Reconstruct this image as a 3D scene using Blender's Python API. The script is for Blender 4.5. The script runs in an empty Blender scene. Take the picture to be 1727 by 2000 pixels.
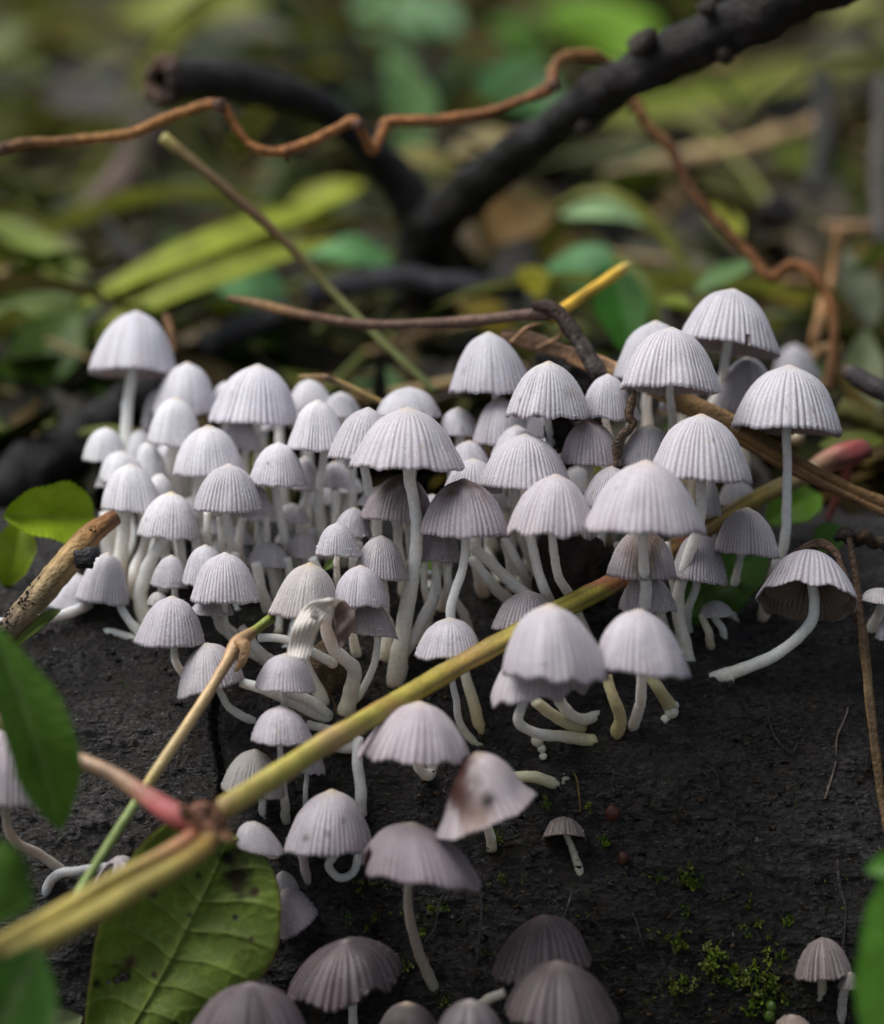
import bpy, math, random
import numpy as np
from mathutils import Vector

random.seed(7)
RNG = np.random.default_rng(11)
R_ = math.radians
SC = bpy.context.scene
COL = SC.collection
SC.unit_settings.system = 'METRIC'
SC.unit_settings.scale_length = 0.01          # one unit is one centimetre

# ------------------------------------------------------------------ camera
PITCH = R_(12.0)
D0 = 30.0                                     # focus distance, cm
PXCM = 180.0                                  # photograph pixels per cm at the focus distance
FWD = np.array([0, math.cos(PITCH), -math.sin(PITCH)])
UPV = np.array([0, math.sin(PITCH), math.cos(PITCH)])
RGT = np.array([1.0, 0, 0])
CAM = -FWD * D0
cd = bpy.data.cameras.new('camera')
cam = bpy.data.objects.new('camera', cd)
COL.objects.link(cam)
cam.location = CAM
cam.rotation_euler = (math.pi / 2 - PITCH, 0, 0)
cd.sensor_fit = 'VERTICAL'
cd.sensor_height = 24
cd.lens = 12 / (1000 / PXCM / D0)
cd.clip_start = 0.5
cd.clip_end = 20000
cd.dof.use_dof = True
cd.dof.focus_distance = D0 - 0.1
cd.dof.aperture_fstop = cd.lens * 1e-3 / 0.88
cd.dof.aperture_blades = 0
SC.camera = cam

# ------------------------------------------------------------------ world, sun, exposure
SUN_EL, SUN_AZ = R_(62), R_(264)              # azimuth measured from +Y, clockwise
w = bpy.data.worlds.new('World')
SC.world = w
w.use_nodes = True
nt = w.node_tree
sky = nt.nodes.new('ShaderNodeTexSky')
sky.sky_type = 'NISHITA'
sky.sun_disc = False
sky.sun_elevation = SUN_EL
sky.sun_rotation = SUN_AZ
sky.air_density = 1.0
sky.dust_density = 4.0
sky.ozone_density = 1.0
hs = nt.nodes.new('ShaderNodeHueSaturation')          # overcast: paler than a clear sky
hs.inputs['Saturation'].default_value = 0.45
nt.links.new(sky.outputs[0], hs.inputs['Color'])
nt.links.new(hs.outputs[0], nt.nodes['Background'].inputs[0])
nt.nodes['Background'].inputs[1].default_value = 0.055
sd = bpy.data.lights.new('sun', 'SUN')
sd.energy = 1.5
sd.angle = R_(45)
sd.color = (1.0, 0.97, 0.935)
so = bpy.data.objects.new('sun', sd)
COL.objects.link(so)
sdir = Vector((math.sin(SUN_AZ) * math.cos(SUN_EL), math.cos(SUN_AZ) * math.cos(SUN_EL), math.sin(SUN_EL)))
so.rotation_euler = sdir.to_track_quat('Z', 'Y').to_euler()
so.location = (0, -50, 200)
SC.view_settings.view_transform = 'Standard'
SC.view_settings.look = 'None'
SC.view_settings.gamma = 1
SC.view_settings.use_curve_mapping = False
SC.view_settings.exposure = 1.10


# ------------------------------------------------------------------ helpers
def P(px, py, d):
    """point seen at a pixel of the photograph, d cm beyond the focus distance"""
    D = D0 + d
    s = D / D0 / PXCM
    return CAM + FWD * D + RGT * ((px - 863.5) * s) + UPV * ((1000 - py) * s)


LY, LZ, LA, LB = 3.0, -5.75, 4.6, 5.0          # the log: centre and half axes of its section


def dlog(px, py):
    """depth at which a pixel meets the log"""
    for yy in range(0, 400, 4):
        v = FWD + RGT * ((px - 863.5) / PXCM / D0) + UPV * ((1000 - py - yy) / PXCM / D0)
        oy, oz = (CAM[1] - LY) / LA, (CAM[2] - LZ) / LB
        vy, vz = v[1] / LA, v[2] / LB
        a, b, c = vy * vy + vz * vz, 2 * (oy * vy + oz * vz), oy * oy + oz * oz - 1
        q = b * b - 4 * a * c
        if q > 0:
            return (-b - math.sqrt(q)) / (2 * a) - D0
    return 3.0


def hsh(ix, iy, iz, seed):
    h = (ix * 374761393 + iy * 668265263 + iz * 2147483647 + seed * 1274126177) & 0xffffffff
    h = ((h ^ (h >> 13)) * 1274126177) & 0xffffffff
    h = (h ^ (h >> 16)) & 0xffff
    return h / 65535.0


def vnoise(p, seed=0):
    p = np.asarray(p, float)
    i = np.floor(p).astype(np.int64)
    f = p - i
    f = f * f * (3 - 2 * f)
    out = 0
    for dx in (0, 1):
        for dy in (0, 1):
            for dz in (0, 1):
                wgt = (f[..., 0] if dx else 1 - f[..., 0]) * (f[..., 1] if dy else 1 - f[..., 1]) * (f[..., 2] if dz else 1 - f[..., 2])
                out = out + wgt * hsh(i[..., 0] + dx, i[..., 1] + dy, i[..., 2] + dz, seed)
    return out * 2 - 1


def fbm(p, octv=4, seed=0, gain=0.5):
    a, out = 1.0, 0
    p = np.asarray(p, float)
    for o in range(octv):
        out = out + a * vnoise(p * (2.03 ** o), seed + o)
        a *= gain
    return out


def make_mesh(name, V, F, col=None, wet=None, smooth=True):
    """V (n,3), F list of (m,k) index arrays, col (n,3), wet (n,)"""
    V = np.asarray(V, np.float32)
    if isinstance(F, np.ndarray):
        F = [F]
    F = [np.asarray(f, np.int32) for f in F if len(f)]
    me = bpy.data.meshes.new(name)
    me.vertices.add(len(V))
    me.vertices.foreach_set('co', V.ravel())
    idx = np.concatenate([f.ravel() for f in F])
    tot = np.concatenate([np.full(len(f), f.shape[1], np.int32) for f in F])
    st = np.concatenate([[0], np.cumsum(tot)[:-1]]).astype(np.int32)
    me.loops.add(len(idx))
    me.loops.foreach_set('vertex_index', idx)
    me.polygons.add(len(tot))
    me.polygons.foreach_set('loop_start', st)
    me.polygons.foreach_set('use_smooth', np.full(len(tot), smooth))
    if col is not None:
        at = me.color_attributes.new('Col', 'FLOAT_COLOR', 'POINT')
        c4 = np.ones((len(V), 4), np.float32)
        c4[:, :3] = col
        c4[:, 3] = 0 if wet is None else wet
        at.data.foreach_set('color', c4.ravel())
    me.update()
    me.validate()
    return me


def grid_faces(nr, nc, wrap=False, off=0):
    r = np.arange(nr - 1)[:, None]
    c = np.arange(nc if wrap else nc - 1)[None, :]
    c2 = (c + 1) % nc
    f = np.stack(np.broadcast_arrays(r * nc + c, r * nc + c2, (r + 1) * nc + c2, (r + 1) * nc + c), -1)
    return f.reshape(-1, 4) + off


class Bag:
    """collects pieces of one mesh"""
    def __init__(s):
        s.V, s.F, s.C, s.Wt, s.n = [], [], [], [], 0

    def add(s, V, F, col, wet=0.0):
        V = np.asarray(V, float)
        if isinstance(F, np.ndarray):
            F = [F]
        s.V.append(V)
        for f in F:
            s.F.append(np.asarray(f) + s.n)
        c = np.empty((len(V), 3))
        c[:] = col
        s.C.append(c)
        ww = np.empty(len(V))
        ww[:] = wet
        s.Wt.append(ww)
        s.n += len(V)

    def obj(s, name, mat, parent=None, origin=None, smooth=True):
        V = np.concatenate(s.V)
        o0 = np.zeros(3) if origin is None else np.asarray(origin, float)
        quads = [f for f in s.F if f.shape[1] == 4]
        tris = [f for f in s.F if f.shape[1] == 3]
        F = ([np.concatenate(quads)] if quads else []) + ([np.concatenate(tris)] if tris else [])
        me = make_mesh(name, V - o0, F, np.concatenate(s.C), np.concatenate(s.Wt), smooth)
        me.materials.append(mat)
        o = bpy.data.objects.new(name, me)
        COL.objects.link(o)
        if parent is not None:
            o.parent = parent
        else:
            o.location = o0
        return o


def thing(name, label, cat, loc, group=None):
    o = bpy.data.objects.new(name, None)
    o.empty_display_size = 0.2
    COL.objects.link(o)
    o.location = loc
    return tag(o, label, cat, group)


def tag(o, label, cat, group=None):
    o['label'] = label
    o['category'] = cat
    if group:
        o['group'] = group
    return o


def spline(pts, n):
    """Catmull-Rom through pts, n samples evenly spread"""
    pts = np.asarray(pts, float)
    if len(pts) == 2:
        t = np.linspace(0, 1, n)[:, None]
        return pts[0] * (1 - t) + pts[1] * t
    q = np.vstack([2 * pts[0] - pts[1], pts, 2 * pts[-1] - pts[-2]])
    m = len(pts) - 1
    seg = np.linalg.norm(np.diff(pts[:, :3], axis=0), axis=1)
    cum = np.concatenate([[0], np.cumsum(seg)])
    s = np.linspace(0, cum[-1], n)
    k = np.clip(np.searchsorted(cum, s, 'right') - 1, 0, m - 1)
    t = ((s - cum[k]) / np.maximum(seg[k], 1e-9))[:, None]
    p0, p1, p2, p3 = q[k], q[k + 1], q[k + 2], q[k + 3]
    return 0.5 * (2 * p1 + (p2 - p0) * t + (2 * p0 - 5 * p1 + 4 * p2 - p3) * t * t + (3 * p1 - p0 - 3 * p2 + p3) * t ** 3)


def tube_geo(path, rad, sides=10, rough=0.0, seed=0, freq=6.0, flat=1.0, caps=True):
    """tube along path (n,3); rad (n,); rough displaces the skin by noise"""
    path = np.asarray(path, float)
    n = len(path)
    rad = np.broadcast_to(np.asarray(rad, float), (n,))
    T = np.gradient(path, axis=0)
    T /= np.linalg.norm(T, axis=1)[:, None] + 1e-12
    nrm = np.cross(T[0], -FWD)
    if np.linalg.norm(nrm) < 1e-3:
        nrm = np.cross(T[0], UPV)
    N = np.zeros((n, 3))
    for i in range(n):
        nrm = nrm - T[i] * np.dot(nrm, T[i])
        nrm = nrm / (np.linalg.norm(nrm) + 1e-12)
        N[i] = nrm
    B = np.cross(T, N)
    a = np.arange(sides) / sides * 2 * math.pi
    dirs = N[:, None, :] * np.cos(a)[None, :, None] + B[:, None, :] * (np.sin(a) * flat)[None, :, None]
    rr = rad[:, None] * np.ones((n, sides))
    if rough:
        base = path[:, None, :] + dirs * rr[..., None]
        rr = rr * (1 + rough * fbm(base * freq, 3, seed))
    V = path[:, None, :] + dirs * rr[..., None]
    F = [grid_faces(n, sides, True)]
    V = V.reshape(-1, 3)
    if caps:
        V = np.vstack([V, path[0] - T[0] * rad[0] * 0.3, path[-1] + T[-1] * rad[-1] * 0.3])
        k = np.arange(sides)
        k2 = (k + 1) % sides
        F.append(np.stack([np.full(sides, n * sides), k2, k], 1))
        o = (n - 1) * sides
        F.append(np.stack([np.full(sides, n * sides + 1), o + k, o + k2], 1))
    ts = np.repeat(np.linspace(0, 1, n), sides)
    if caps:
        ts = np.concatenate([ts, [0, 1]])
    return V, F, ts


def lerp3(cols, t):
    """piecewise colour ramp: cols list of (pos, rgb)"""
    xs = [c[0] for c in cols]
    return np.stack([np.interp(t, xs, [c[1][k] for c in cols]) for k in range(3)], 1)


# ------------------------------------------------------------------ materials
def nodes_of(m):
    m.use_nodes = True
    return m.node_tree, m.node_tree.nodes['Principled BSDF']


def vc_mat(name, rough=0.6, nscale=12, namt=0.25, bscale=40, bump=0.2, bdist=0.02, sss=0.0, sssr=0.08, transl=0.0, spec=0.4, wetrough=0.15, stretch=None):
    """colour from the mesh's own pigment attribute, broken up by noise; alpha of the attribute = wetness"""
    m = bpy.data.materials.new(name)
    nt, bs = nodes_of(m)
    N, L = nt.nodes, nt.links
    at = N.new('ShaderNodeAttribute')
    at.attribute_name = 'Col'
    tc = N.new('ShaderNodeTexCoord')
    vec = tc.outputs['Object']
    if stretch:
        mp = N.new('ShaderNodeMapping')
        mp.inputs['Scale'].default_value = stretch
        L.new(vec, mp.inputs[0])
        vec = mp.outputs[0]
    nz = N.new('ShaderNodeTexNoise')
    nz.inputs['Scale'].default_value = nscale
    nz.inputs['Detail'].default_value = 5
    L.new(vec, nz.inputs['Vector'])
    mr = N.new('ShaderNodeMapRange')
    mr.inputs['From Min'].default_value = 0.25
    mr.inputs['From Max'].default_value = 0.75
    mr.inputs['To Min'].default_value = 1 - namt
    mr.inputs['To Max'].default_value = 1 + namt
    L.new(nz.outputs[0], mr.inputs['Value'])
    mx = N.new('ShaderNodeMix')
    mx.data_type = 'RGBA'
    mx.blend_type = 'MULTIPLY'
    mx.inputs['Factor'].default_value = 1
    L.new(at.outputs['Color'], mx.inputs['A'])
    L.new(mr.outputs[0], mx.inputs['B'])
    col = mx.outputs['Result']
    L.new(col, bs.inputs['Base Color'])
    rr = N.new('ShaderNodeMix')
    rr.inputs['A'].default_value = rough
    rr.inputs['B'].default_value = wetrough
    L.new(at.outputs['Alpha'], rr.inputs['Factor'])
    L.new(rr.outputs[0], bs.inputs['Roughness'])
    bs.inputs['Specular IOR Level'].default_value = spec
    if bump:
        bn = N.new('ShaderNodeTexNoise')
        bn.inputs['Scale'].default_value = bscale
        bn.inputs['Detail'].default_value = 4
        L.new(vec, bn.inputs['Vector'])
        bp = N.new('ShaderNodeBump')
        bp.inputs['Strength'].default_value = bump
        bp.inputs['Distance'].default_value = bdist
        L.new(bn.outputs[0], bp.inputs['Height'])
        L.new(bp.outputs[0], bs.inputs['Normal'])
    if sss:
        bs.inputs['Subsurface Weight'].default_value = sss
        bs.inputs['Subsurface Radius'].default_value = (1, 0.8, 0.7)
        bs.inputs['Subsurface Scale'].default_value = sssr
    if transl:
        tr = N.new('ShaderNodeBsdfTranslucent')
        L.new(col, tr.inputs['Color'])
        ms = N.new('ShaderNodeMixShader')
        ms.inputs[0].default_value = transl
        L.new(bs.outputs[0], ms.inputs[1])
        L.new(tr.outputs[0], ms.inputs[2])
        L.new(ms.outputs[0], N['Material Output'].inputs['Surface'])
    return m


M_CAP = vc_mat('cap_skin', rough=0.42, nscale=34, namt=0.14, bscale=48, bump=0.5, bdist=0.02, sss=0.35, sssr=0.08, transl=0.12, spec=0.35)
M_STEM = vc_mat('stem_flesh', rough=0.45, nscale=22, namt=0.14, bscale=50, bump=0.5, bdist=0.015, sss=1.0, sssr=0.22, spec=0.4)
M_GILL = vc_mat('gill_flesh', rough=0.6, nscale=20, namt=0.15, bump=0.0)
M_LEAF = vc_mat('leaf_blade', rough=0.45, nscale=3.0, namt=0.28, bscale=18, bump=0.35, bdist=0.03, transl=0.4, spec=0.28)
M_BARK = vc_mat('twig_bark', rough=0.6, nscale=9, namt=0.5, bscale=22, bump=0.9, bdist=0.05, spec=0.3)
M_STALK = vc_mat('stalk_skin', rough=0.42, nscale=5, namt=0.22, bscale=25, bump=0.5, bdist=0.03, sss=0.15, sssr=0.05, spec=0.45)
M_STRAW = vc_mat('dry_stalk', rough=0.55, nscale=7, namt=0.35, bscale=20, bump=0.8, bdist=0.05, spec=0.3)
M_LITTER = vc_mat('dead_leaves', rough=0.5, nscale=2.0, namt=0.45, bscale=8, bump=0.4, bdist=0.05, transl=0.15, spec=0.2)
M_BLACK = vc_mat('rotten_wood', rough=0.5, nscale=6, namt=0.5, bscale=22, bump=0.9, bdist=0.05, spec=0.22)


def water_mat():
    m = bpy.data.materials.new('water')
    nt, bs = nodes_of(m)
    bs.inputs['Base Color'].default_value = (1, 1, 1, 1)
    bs.inputs['Roughness'].default_value = 0.0
    bs.inputs['IOR'].default_value = 1.33
    bs.inputs['Transmission Weight'].default_value = 1.0
    return m


M_WATER = water_mat()


def ground_mat():
    m = bpy.data.materials.new('forest_soil')
    nt, bs = nodes_of(m)
    N, L = nt.nodes, nt.links
    tc = N.new('ShaderNodeTexCoord')
    n1 = N.new('ShaderNodeTexNoise')
    n1.inputs['Scale'].default_value = 0.22
    n1.inputs['Detail'].default_value = 7
    L.new(tc.outputs['Object'], n1.inputs['Vector'])
    cr = N.new('ShaderNodeValToRGB')
    e = cr.color_ramp.elements
    e[0].position, e[0].color = 0.30, (0.008, 0.007, 0.006, 1)
    e[1].position, e[1].color = 0.72, (0.035, 0.025, 0.010, 1)
    for pos, c in ((0.42, (0.012, 0.010, 0.006, 1)), (0.52, (0.017, 0.015, 0.005, 1)), (0.61, (0.025, 0.024, 0.006, 1))):
        k = e.new(pos)
        k.color = c
    L.new(n1.outputs[0], cr.inputs[0])
    L.new(cr.outputs[0], bs.inputs['Base Color'])
    bs.inputs['Roughness'].default_value = 0.55
    b = N.new('ShaderNodeTexNoise')
    b.inputs['Scale'].default_value = 3.0
    b.inputs['Detail'].default_value = 8
    L.new(tc.outputs['Object'], b.inputs['Vector'])
    bp = N.new('ShaderNodeBump')
    bp.inputs['Strength'].default_value = 0.8
    bp.inputs['Distance'].default_value = 0.3
    L.new(b.outputs[0], bp.inputs['Height'])
    L.new(bp.outputs[0], bs.inputs['Normal'])
    return m


def log_mat():
    m = bpy.data.materials.new('wet_rotten_log')
    nt, bs = nodes_of(m)
    N, L = nt.nodes, nt.links
    tc = N.new('ShaderNodeTexCoord')
    mp = N.new('ShaderNodeMapping')
    mp.inputs['Scale'].default_value = (0.6, 1, 1)
    L.new(tc.outputs['Object'], mp.inputs[0])

    def noise(scale, det=6, rough=0.6, v=mp.outputs[0]):
        n = N.new('ShaderNodeTexNoise')
        n.inputs['Scale'].default_value = scale
        n.inputs['Detail'].default_value = det
        n.inputs['Roughness'].default_value = rough
        L.new(v, n.inputs['Vector'])
        return n.outputs[0]
    cr = N.new('ShaderNodeValToRGB')
    e = cr.color_ramp.elements
    e[0].position, e[0].color = 0.32, (0.004, 0.004, 0.0042, 1)
    e[1].position, e[1].color = 0.70, (0.034, 0.031, 0.031, 1)
    k = e.new(0.5)
    k.color = (0.012, 0.0100, 0.0092, 1)
    L.new(noise(1.6, 9, 0.68), cr.inputs[0])
    c2 = N.new('ShaderNodeValToRGB')
    e = c2.color_ramp.elements
    e[0].position, e[0].color = 0.58, (0, 0, 0, 1)
    e[1].position, e[1].color = 0.72, (1, 1, 1, 1)
    L.new(noise(2.7, 6, 0.6, tc.outputs['Object']), c2.inputs[0])
    mx = N.new('ShaderNodeMix')
    mx.data_type = 'RGBA'
    L.new(c2.outputs[0], mx.inputs['Factor'])
    L.new(cr.outputs[0], mx.inputs['A'])
    mx.inputs['B'].default_value = (0.018, 0.012, 0.007, 1)
    gm = N.new('ShaderNodeMapRange')
    gm.inputs['From Min'].default_value = 0.36
    gm.inputs['From Max'].default_value = 0.66
    gm.inputs['To Min'].default_value = 0.12
    gm.inputs['To Max'].default_value = 2.6
    L.new(noise(19, 3, 0.7), gm.inputs['Value'])
    mg = N.new('ShaderNodeMix')
    mg.data_type = 'RGBA'
    mg.blend_type = 'MULTIPLY'
    mg.inputs['Factor'].default_value = 1
    L.new(mx.outputs['Result'], mg.inputs['A'])
    L.new(gm.outputs[0], mg.inputs['B'])
    c3 = N.new('ShaderNodeValToRGB')
    e = c3.color_ramp.elements
    e[0].position, e[0].color = 0.56, (0, 0, 0, 1)
    e[1].position, e[1].color = 0.74, (.8, .8, .8, 1)
    L.new(noise(1.1, 7, 0.65, tc.outputs['Object']), c3.inputs[0])
    ms = N.new('ShaderNodeMix')
    ms.data_type = 'RGBA'
    L.new(c3.outputs[0], ms.inputs['Factor'])
    L.new(mg.outputs['Result'], ms.inputs['A'])
    ms.inputs['B'].default_value = (0.016, 0.017, 0.006, 1)
    L.new(ms.outputs['Result'], bs.inputs['Base Color'])
    rr = N.new('ShaderNodeMapRange')
    rr.inputs['From Min'].default_value = 0.3
    rr.inputs['From Max'].default_value = 0.7
    rr.inputs['To Min'].default_value = 0.14
    rr.inputs['To Max'].default_value = 0.46
    L.new(noise(5, 5), rr.inputs['Value'])
    L.new(rr.outputs[0], bs.inputs['Roughness'])
    bs.inputs['Specular IOR Level'].default_value = 0.45
    b1 = N.new('ShaderNodeBump')
    b1.inputs['Strength'].default_value = 0.9
    b1.inputs['Distance'].default_value = 0.16
    L.new(noise(21, 5, 0.6), b1.inputs['Height'])
    b2 = N.new('ShaderNodeBump')
    b2.inputs['Strength'].default_value = 0.5
    b2.inputs['Distance'].default_value = 0.04
    L.new(noise(45, 4, 0.6), b2.inputs['Height'])
    L.new(b1.outputs[0], b2.inputs['Normal'])
    L.new(b2.outputs[0], bs.inputs['Normal'])
    bs.inputs['Coat Weight'].default_value = 0.25
    bs.inputs['Coat Roughness'].default_value = 0.18
    L.new(b1.outputs[0], bs.inputs['Coat Normal'])
    return m


# ------------------------------------------------------------------ the ground
def gz(x, y):
    x, y = np.asarray(x, float), np.asarray(y, float)
    t = np.clip((y - 0.5) / 4.2, 0, 1)
    t = t * t * (3 - 2 * t)
    back = -0.75 + 0.135 * np.clip(y - 4.5, 0, 150)
    front = -8.0 + 0.02 * y
    z = front * (1 - t) + back * t
    p = np.stack([x, y, np.zeros_like(x)], -1)
    amp = np.clip((y - 4) / 6, 0.0, 1) * 0.9 + 0.1
    return z + amp * (0.55 * fbm(p * 0.16, 3, 5) + 0.20 * fbm(p * 0.8, 2, 9))


sx = np.sinh(np.linspace(-6.2, 6.2, 190)) / math.sinh(6.2) * 3000
sy = np.concatenate([-np.geomspace(3000, 3, 40) , np.linspace(-2.6, 70, 190), np.geomspace(72, 3000, 50)])
GX, GY = np.meshgrid(sx, sy)
GV = np.stack([GX, GY, gz(GX, GY)], -1).reshape(-1, 3)
me = make_mesh('ground', GV, grid_faces(len(sy), len(sx)))
me.materials.append(ground_mat())
ground = bpy.data.objects.new('ground', me)
COL.objects.link(ground)
ground['kind'] = 'structure'

# ------------------------------------------------------------------ the log
lx = np.concatenate([np.linspace(-24, -6.0, 40)[:-1], np.linspace(-6.0, 6.0, 900), np.linspace(6.0, 24, 40)[1:]])
lt = np.concatenate([np.linspace(-100, -12, 24)[:-1], np.linspace(-12, 96, 560), np.linspace(96, 260, 36)[1:-1]])
TX, TT = np.meshgrid(lx, np.radians(lt))
base = np.stack([TX, LY - LA * np.cos(TT), LZ + LB * np.sin(TT)], -1)
nrm = np.stack([0 * TX, -np.cos(TT), np.sin(TT)], -1)
pp = base * np.array([0.55, 1, 1])
disp = 0.10 * fbm(pp * 0.7, 2, 21) + 0.055 * fbm(pp * 2.6, 3, 31) + 0.030 * fbm(base * np.array([3.0, 7.5, 7.5]), 3, 41)
wr = fbm(base * np.array([1.2, 9, 9]), 2, 51)
gra = np.abs(vnoise(base * np.array([8, 12, 12]), 61)) * .6 + np.abs(vnoise(base * np.array([14, 20, 20]) + disp[..., None] * 20, 62)) * .55
disp += 0.055 * (gra - .3) * (0.55 + .45 * np.clip(fbm(base * .9, 2, 66) + .5, 0, 1.4))
disp += 0.022 * (1 - np.abs(wr)) ** 3
crk = np.exp(-((TX + 2.42 + 0.06 * np.sin(base[..., 2] * 5)) / 0.045) ** 2) * np.clip((1.15 - np.abs(base[..., 2] + 2.5)) * 2, 0, 1)
disp -= 0.16 * crk
lump = np.exp(-(((TX - 4.1) / 0.35) ** 2 + ((base[..., 2] + 3.55) / 0.10) ** 2))
disp -= 0.10 * lump
LV = (base + nrm * disp[..., None]).reshape(-1, 3)
nr, nc = TX.shape
F = grid_faces(nr, nc)
last = np.stack([(nr - 1) * nc + np.arange(nc - 1), (nr - 1) * nc + np.arange(1, nc), np.arange(1, nc), np.arange(nc - 1)], 1)
ends = np.vstack([[-24.2, LY, LZ], [24.2, LY, LZ]])
n0 = len(LV)
ra = np.arange(nr)
rb = (ra + 1) % nr
tri = np.vstack([np.stack([np.full(nr, n0), rb * nc, ra * nc], 1), np.stack([np.full(nr, n0 + 1), ra * nc + nc - 1, rb * nc + nc - 1], 1)])
me = make_mesh('log', np.vstack([LV, ends]), [np.vstack([F, last]), tri])
me.materials.append(log_mat())
log = bpy.data.objects.new('fallen_log', me)
COL.objects.link(log)
tag(log, 'dark wet rotten log that the mushrooms grow on', 'log')


# ------------------------------------------------------------------ mushrooms
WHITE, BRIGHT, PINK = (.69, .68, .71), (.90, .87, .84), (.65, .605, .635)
GREY, BROWN, TAN = (.45, .405, .40), (.30, .235, .225), (.62, .56, .50)
CREAM, GOLD, DARK = (.64, .53, .39), (.74, .52, .20), (.13, .095, .085)
GRP = 'small bell-capped mushrooms growing on the log'


def cap_geo(L, R, A, d, e=5, k=0.25, tint=WHITE, ap=CREAM, apw=0.20, top=None, topw=0.5, seed=0, inner=None,
            nose=0.045, ngr=None, amp=0.028, flare=0.05, hole=None, patches=(), wave=0.02, furrow=1.0):
    rs = np.random.default_rng(seed)
    L, R, A = (np.array(q, float) for q in (L, R, A))
    s = (D0 + d) / D0 / PXCM
    mid = (L + R) / 2
    lr = R - L
    wpx = np.linalg.norm(lr)
    ex = lr / wpx
    ez = np.array([ex[1], -ex[0]])            # image direction towards the apex (y down)
    Hpx = np.dot(A - mid, ez)
    if Hpx < 0:
        ez, Hpx = -ez, -Hpx
    shear = np.dot(A - mid, ex) / Hpx
    X = RGT * ex[0] - UPV * ex[1]
    Zi = RGT * ez[0] - UPV * ez[1]
    ce, se = math.cos(R_(e)), math.sin(R_(e))
    Z = Zi * ce - FWD * se
    Y = np.cross(Z, X)
    Rw = wpx / 2 * s
    Hw = Hpx * s / ce
    c0 = P(mid[0], mid[1], d)
    big = wpx > 90
    blur = abs(d) > 1.6
    ng = ngr or int(rs.integers(44, 54))
    spg = 4 if (blur or not big) else 5
    ns = ng * spg
    nrn = 16 if (blur or not big) else 22
    th = np.arange(ns) / ns * 2 * math.pi
    rho = np.concatenate([[0.012], np.linspace(0.06, 0.975, nrn - 2), [1.0]])
    rho = 1 - (1 - rho) ** 1.25
    rr, tt = np.meshgrid(rho, th, indexing='ij')
    ell = 1 - np.sqrt(np.maximum(1 - rr ** 2.25 * 0.985, 0))
    ell /= ell.max()
    k = k * .65 if k < .7 else k
    z = (1 - k) * ell + k * rr ** 2.1
    z -= nose * np.exp(-(rr / 0.13) ** 2)
    z = (z - z.min()) / (z.max() - z.min())
    warp = 0.6 * np.sin(3 * tt + rs.uniform(0, 6)) + 0.45 * np.sin(7 * tt + rs.uniform(0, 6))
    ph = ng * tt / 2 + warp
    ridge = np.abs(np.cos(ph)) ** 0.5
    gi = np.floor((ph + math.pi / 2) / math.pi).astype(int)
    rnd = rs.uniform(0.3, 1.4, 400)[gi % 400]
    strt = rs.uniform(0.10, 0.34, 400)[gi % 400]
    dep = np.clip((rr - strt) / 0.25, 0, 1) * rnd
    low = sum(rs.normal(0, 1) / m * np.cos(m * tt + rs.uniform(0, 6)) for m in (2, 3, 4, 5))
    rad = rr * (1 + 0.032 * low * rr + flare * np.clip((rr - 0.85) / 0.15, 0, 1) ** 2)
    rad = rad * (1 + amp * dep * (ridge - 0.75) * 1.6)
    lowz = sum(rs.normal(0, 1) * np.cos(m * tt + rs.uniform(0, 6)) for m in (3, 5, 8, 11))
    jag = rs.normal(0, 1, ns)[None, :]
    zz = 1 - z - wave * lowz * rr ** 4 * 0.45 - 0.008 * jag * (rr > 0.99) - 0.008 * (ridge - 0.5) * (rr > 0.97)
    # fine pebbling along the ridges
    nn = np.stack([np.cos(tt) * rr, np.sin(tt) * rr, z], -1)
    peb = fbm(nn * 13 + seed, 2, seed % 97)
    rad = rad * (1 + 0.008 * peb * np.clip(rr * 3, 0, 1) + 0.045 * fbm(nn * 1.5 + seed * .37, 2, seed % 89) * np.clip(rr * 2, 0, 1))
    x = np.cos(tt) * rad
    y = np.sin(tt) * rad
    dx = shear * Hw
    out = c0 + X * (x * Rw)[..., None] + Y * (y * Rw)[..., None] + Z * (zz * Hw)[..., None] + X * (dx * zz)[..., None]
    # inner wall
    ri = rho[::-2]
    ii = [len(rho) - 1 - 2 * q for q in range(len(ri))]
    xi, yi = x[ii] * 0.955, y[ii] * 0.955
    zi = zz[ii] * (1 - 0.055) + 0.012
    zi[0] = zz[-1] + 0.004
    inn = c0 + X * (xi * Rw)[..., None] + Y * (yi * Rw)[..., None] + Z * (zi * Hw)[..., None] + X * (dx * zi)[..., None]
    nr1, nr2 = len(rho), len(ii)
    V = np.vstack([out.reshape(-1, 3), inn.reshape(-1, 3)])
    # pigment
    col = np.empty((nr1, ns, 3))
    col[:] = np.array(tint) * np.array([.935, .965, 1.0])
    col *= (1 + 0.05 * fbm(nn * 3 + seed * 1.7, 2, 3))[..., None]
    g = (1 - ridge) * dep
    col *= 1 - np.clip(np.clip(g * 1.5, 0, 1)[..., None] * np.array([.46, .53, .50]) * furrow, 0, .9)
    if furrow > 1:                            # ageing caps: pale ribs beside dark worn streaks
        col *= np.clip(1 + .45 * np.interp(ph, np.arange(-2, 90, .7), rs.normal(0, .6, 132)), .5, 1.8)[..., None]
    if top is not None:
        wt = np.clip(1.7 * (1 - rr / topw), 0, 1)
        wt = np.clip(wt * (1 + 0.6 * fbm(nn * 4 + 9, 2, 4)), 0, 1)
        col = col * (1 - wt[..., None]) + np.array(top) * wt[..., None]
    wa = np.exp(-(rr / (apw * rs.uniform(.75, 1.35))) ** 2)[..., None] * rs.uniform(.55, .95)
    col = col * (1 - wa) + np.array(ap) * wa
    col *= np.array([1, .985, .985]) - 0.10 * (np.clip(rr - 0.9, 0, 1) * 10)[..., None] * np.array([.3, .5, .5])
    patches = list(patches)
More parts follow.
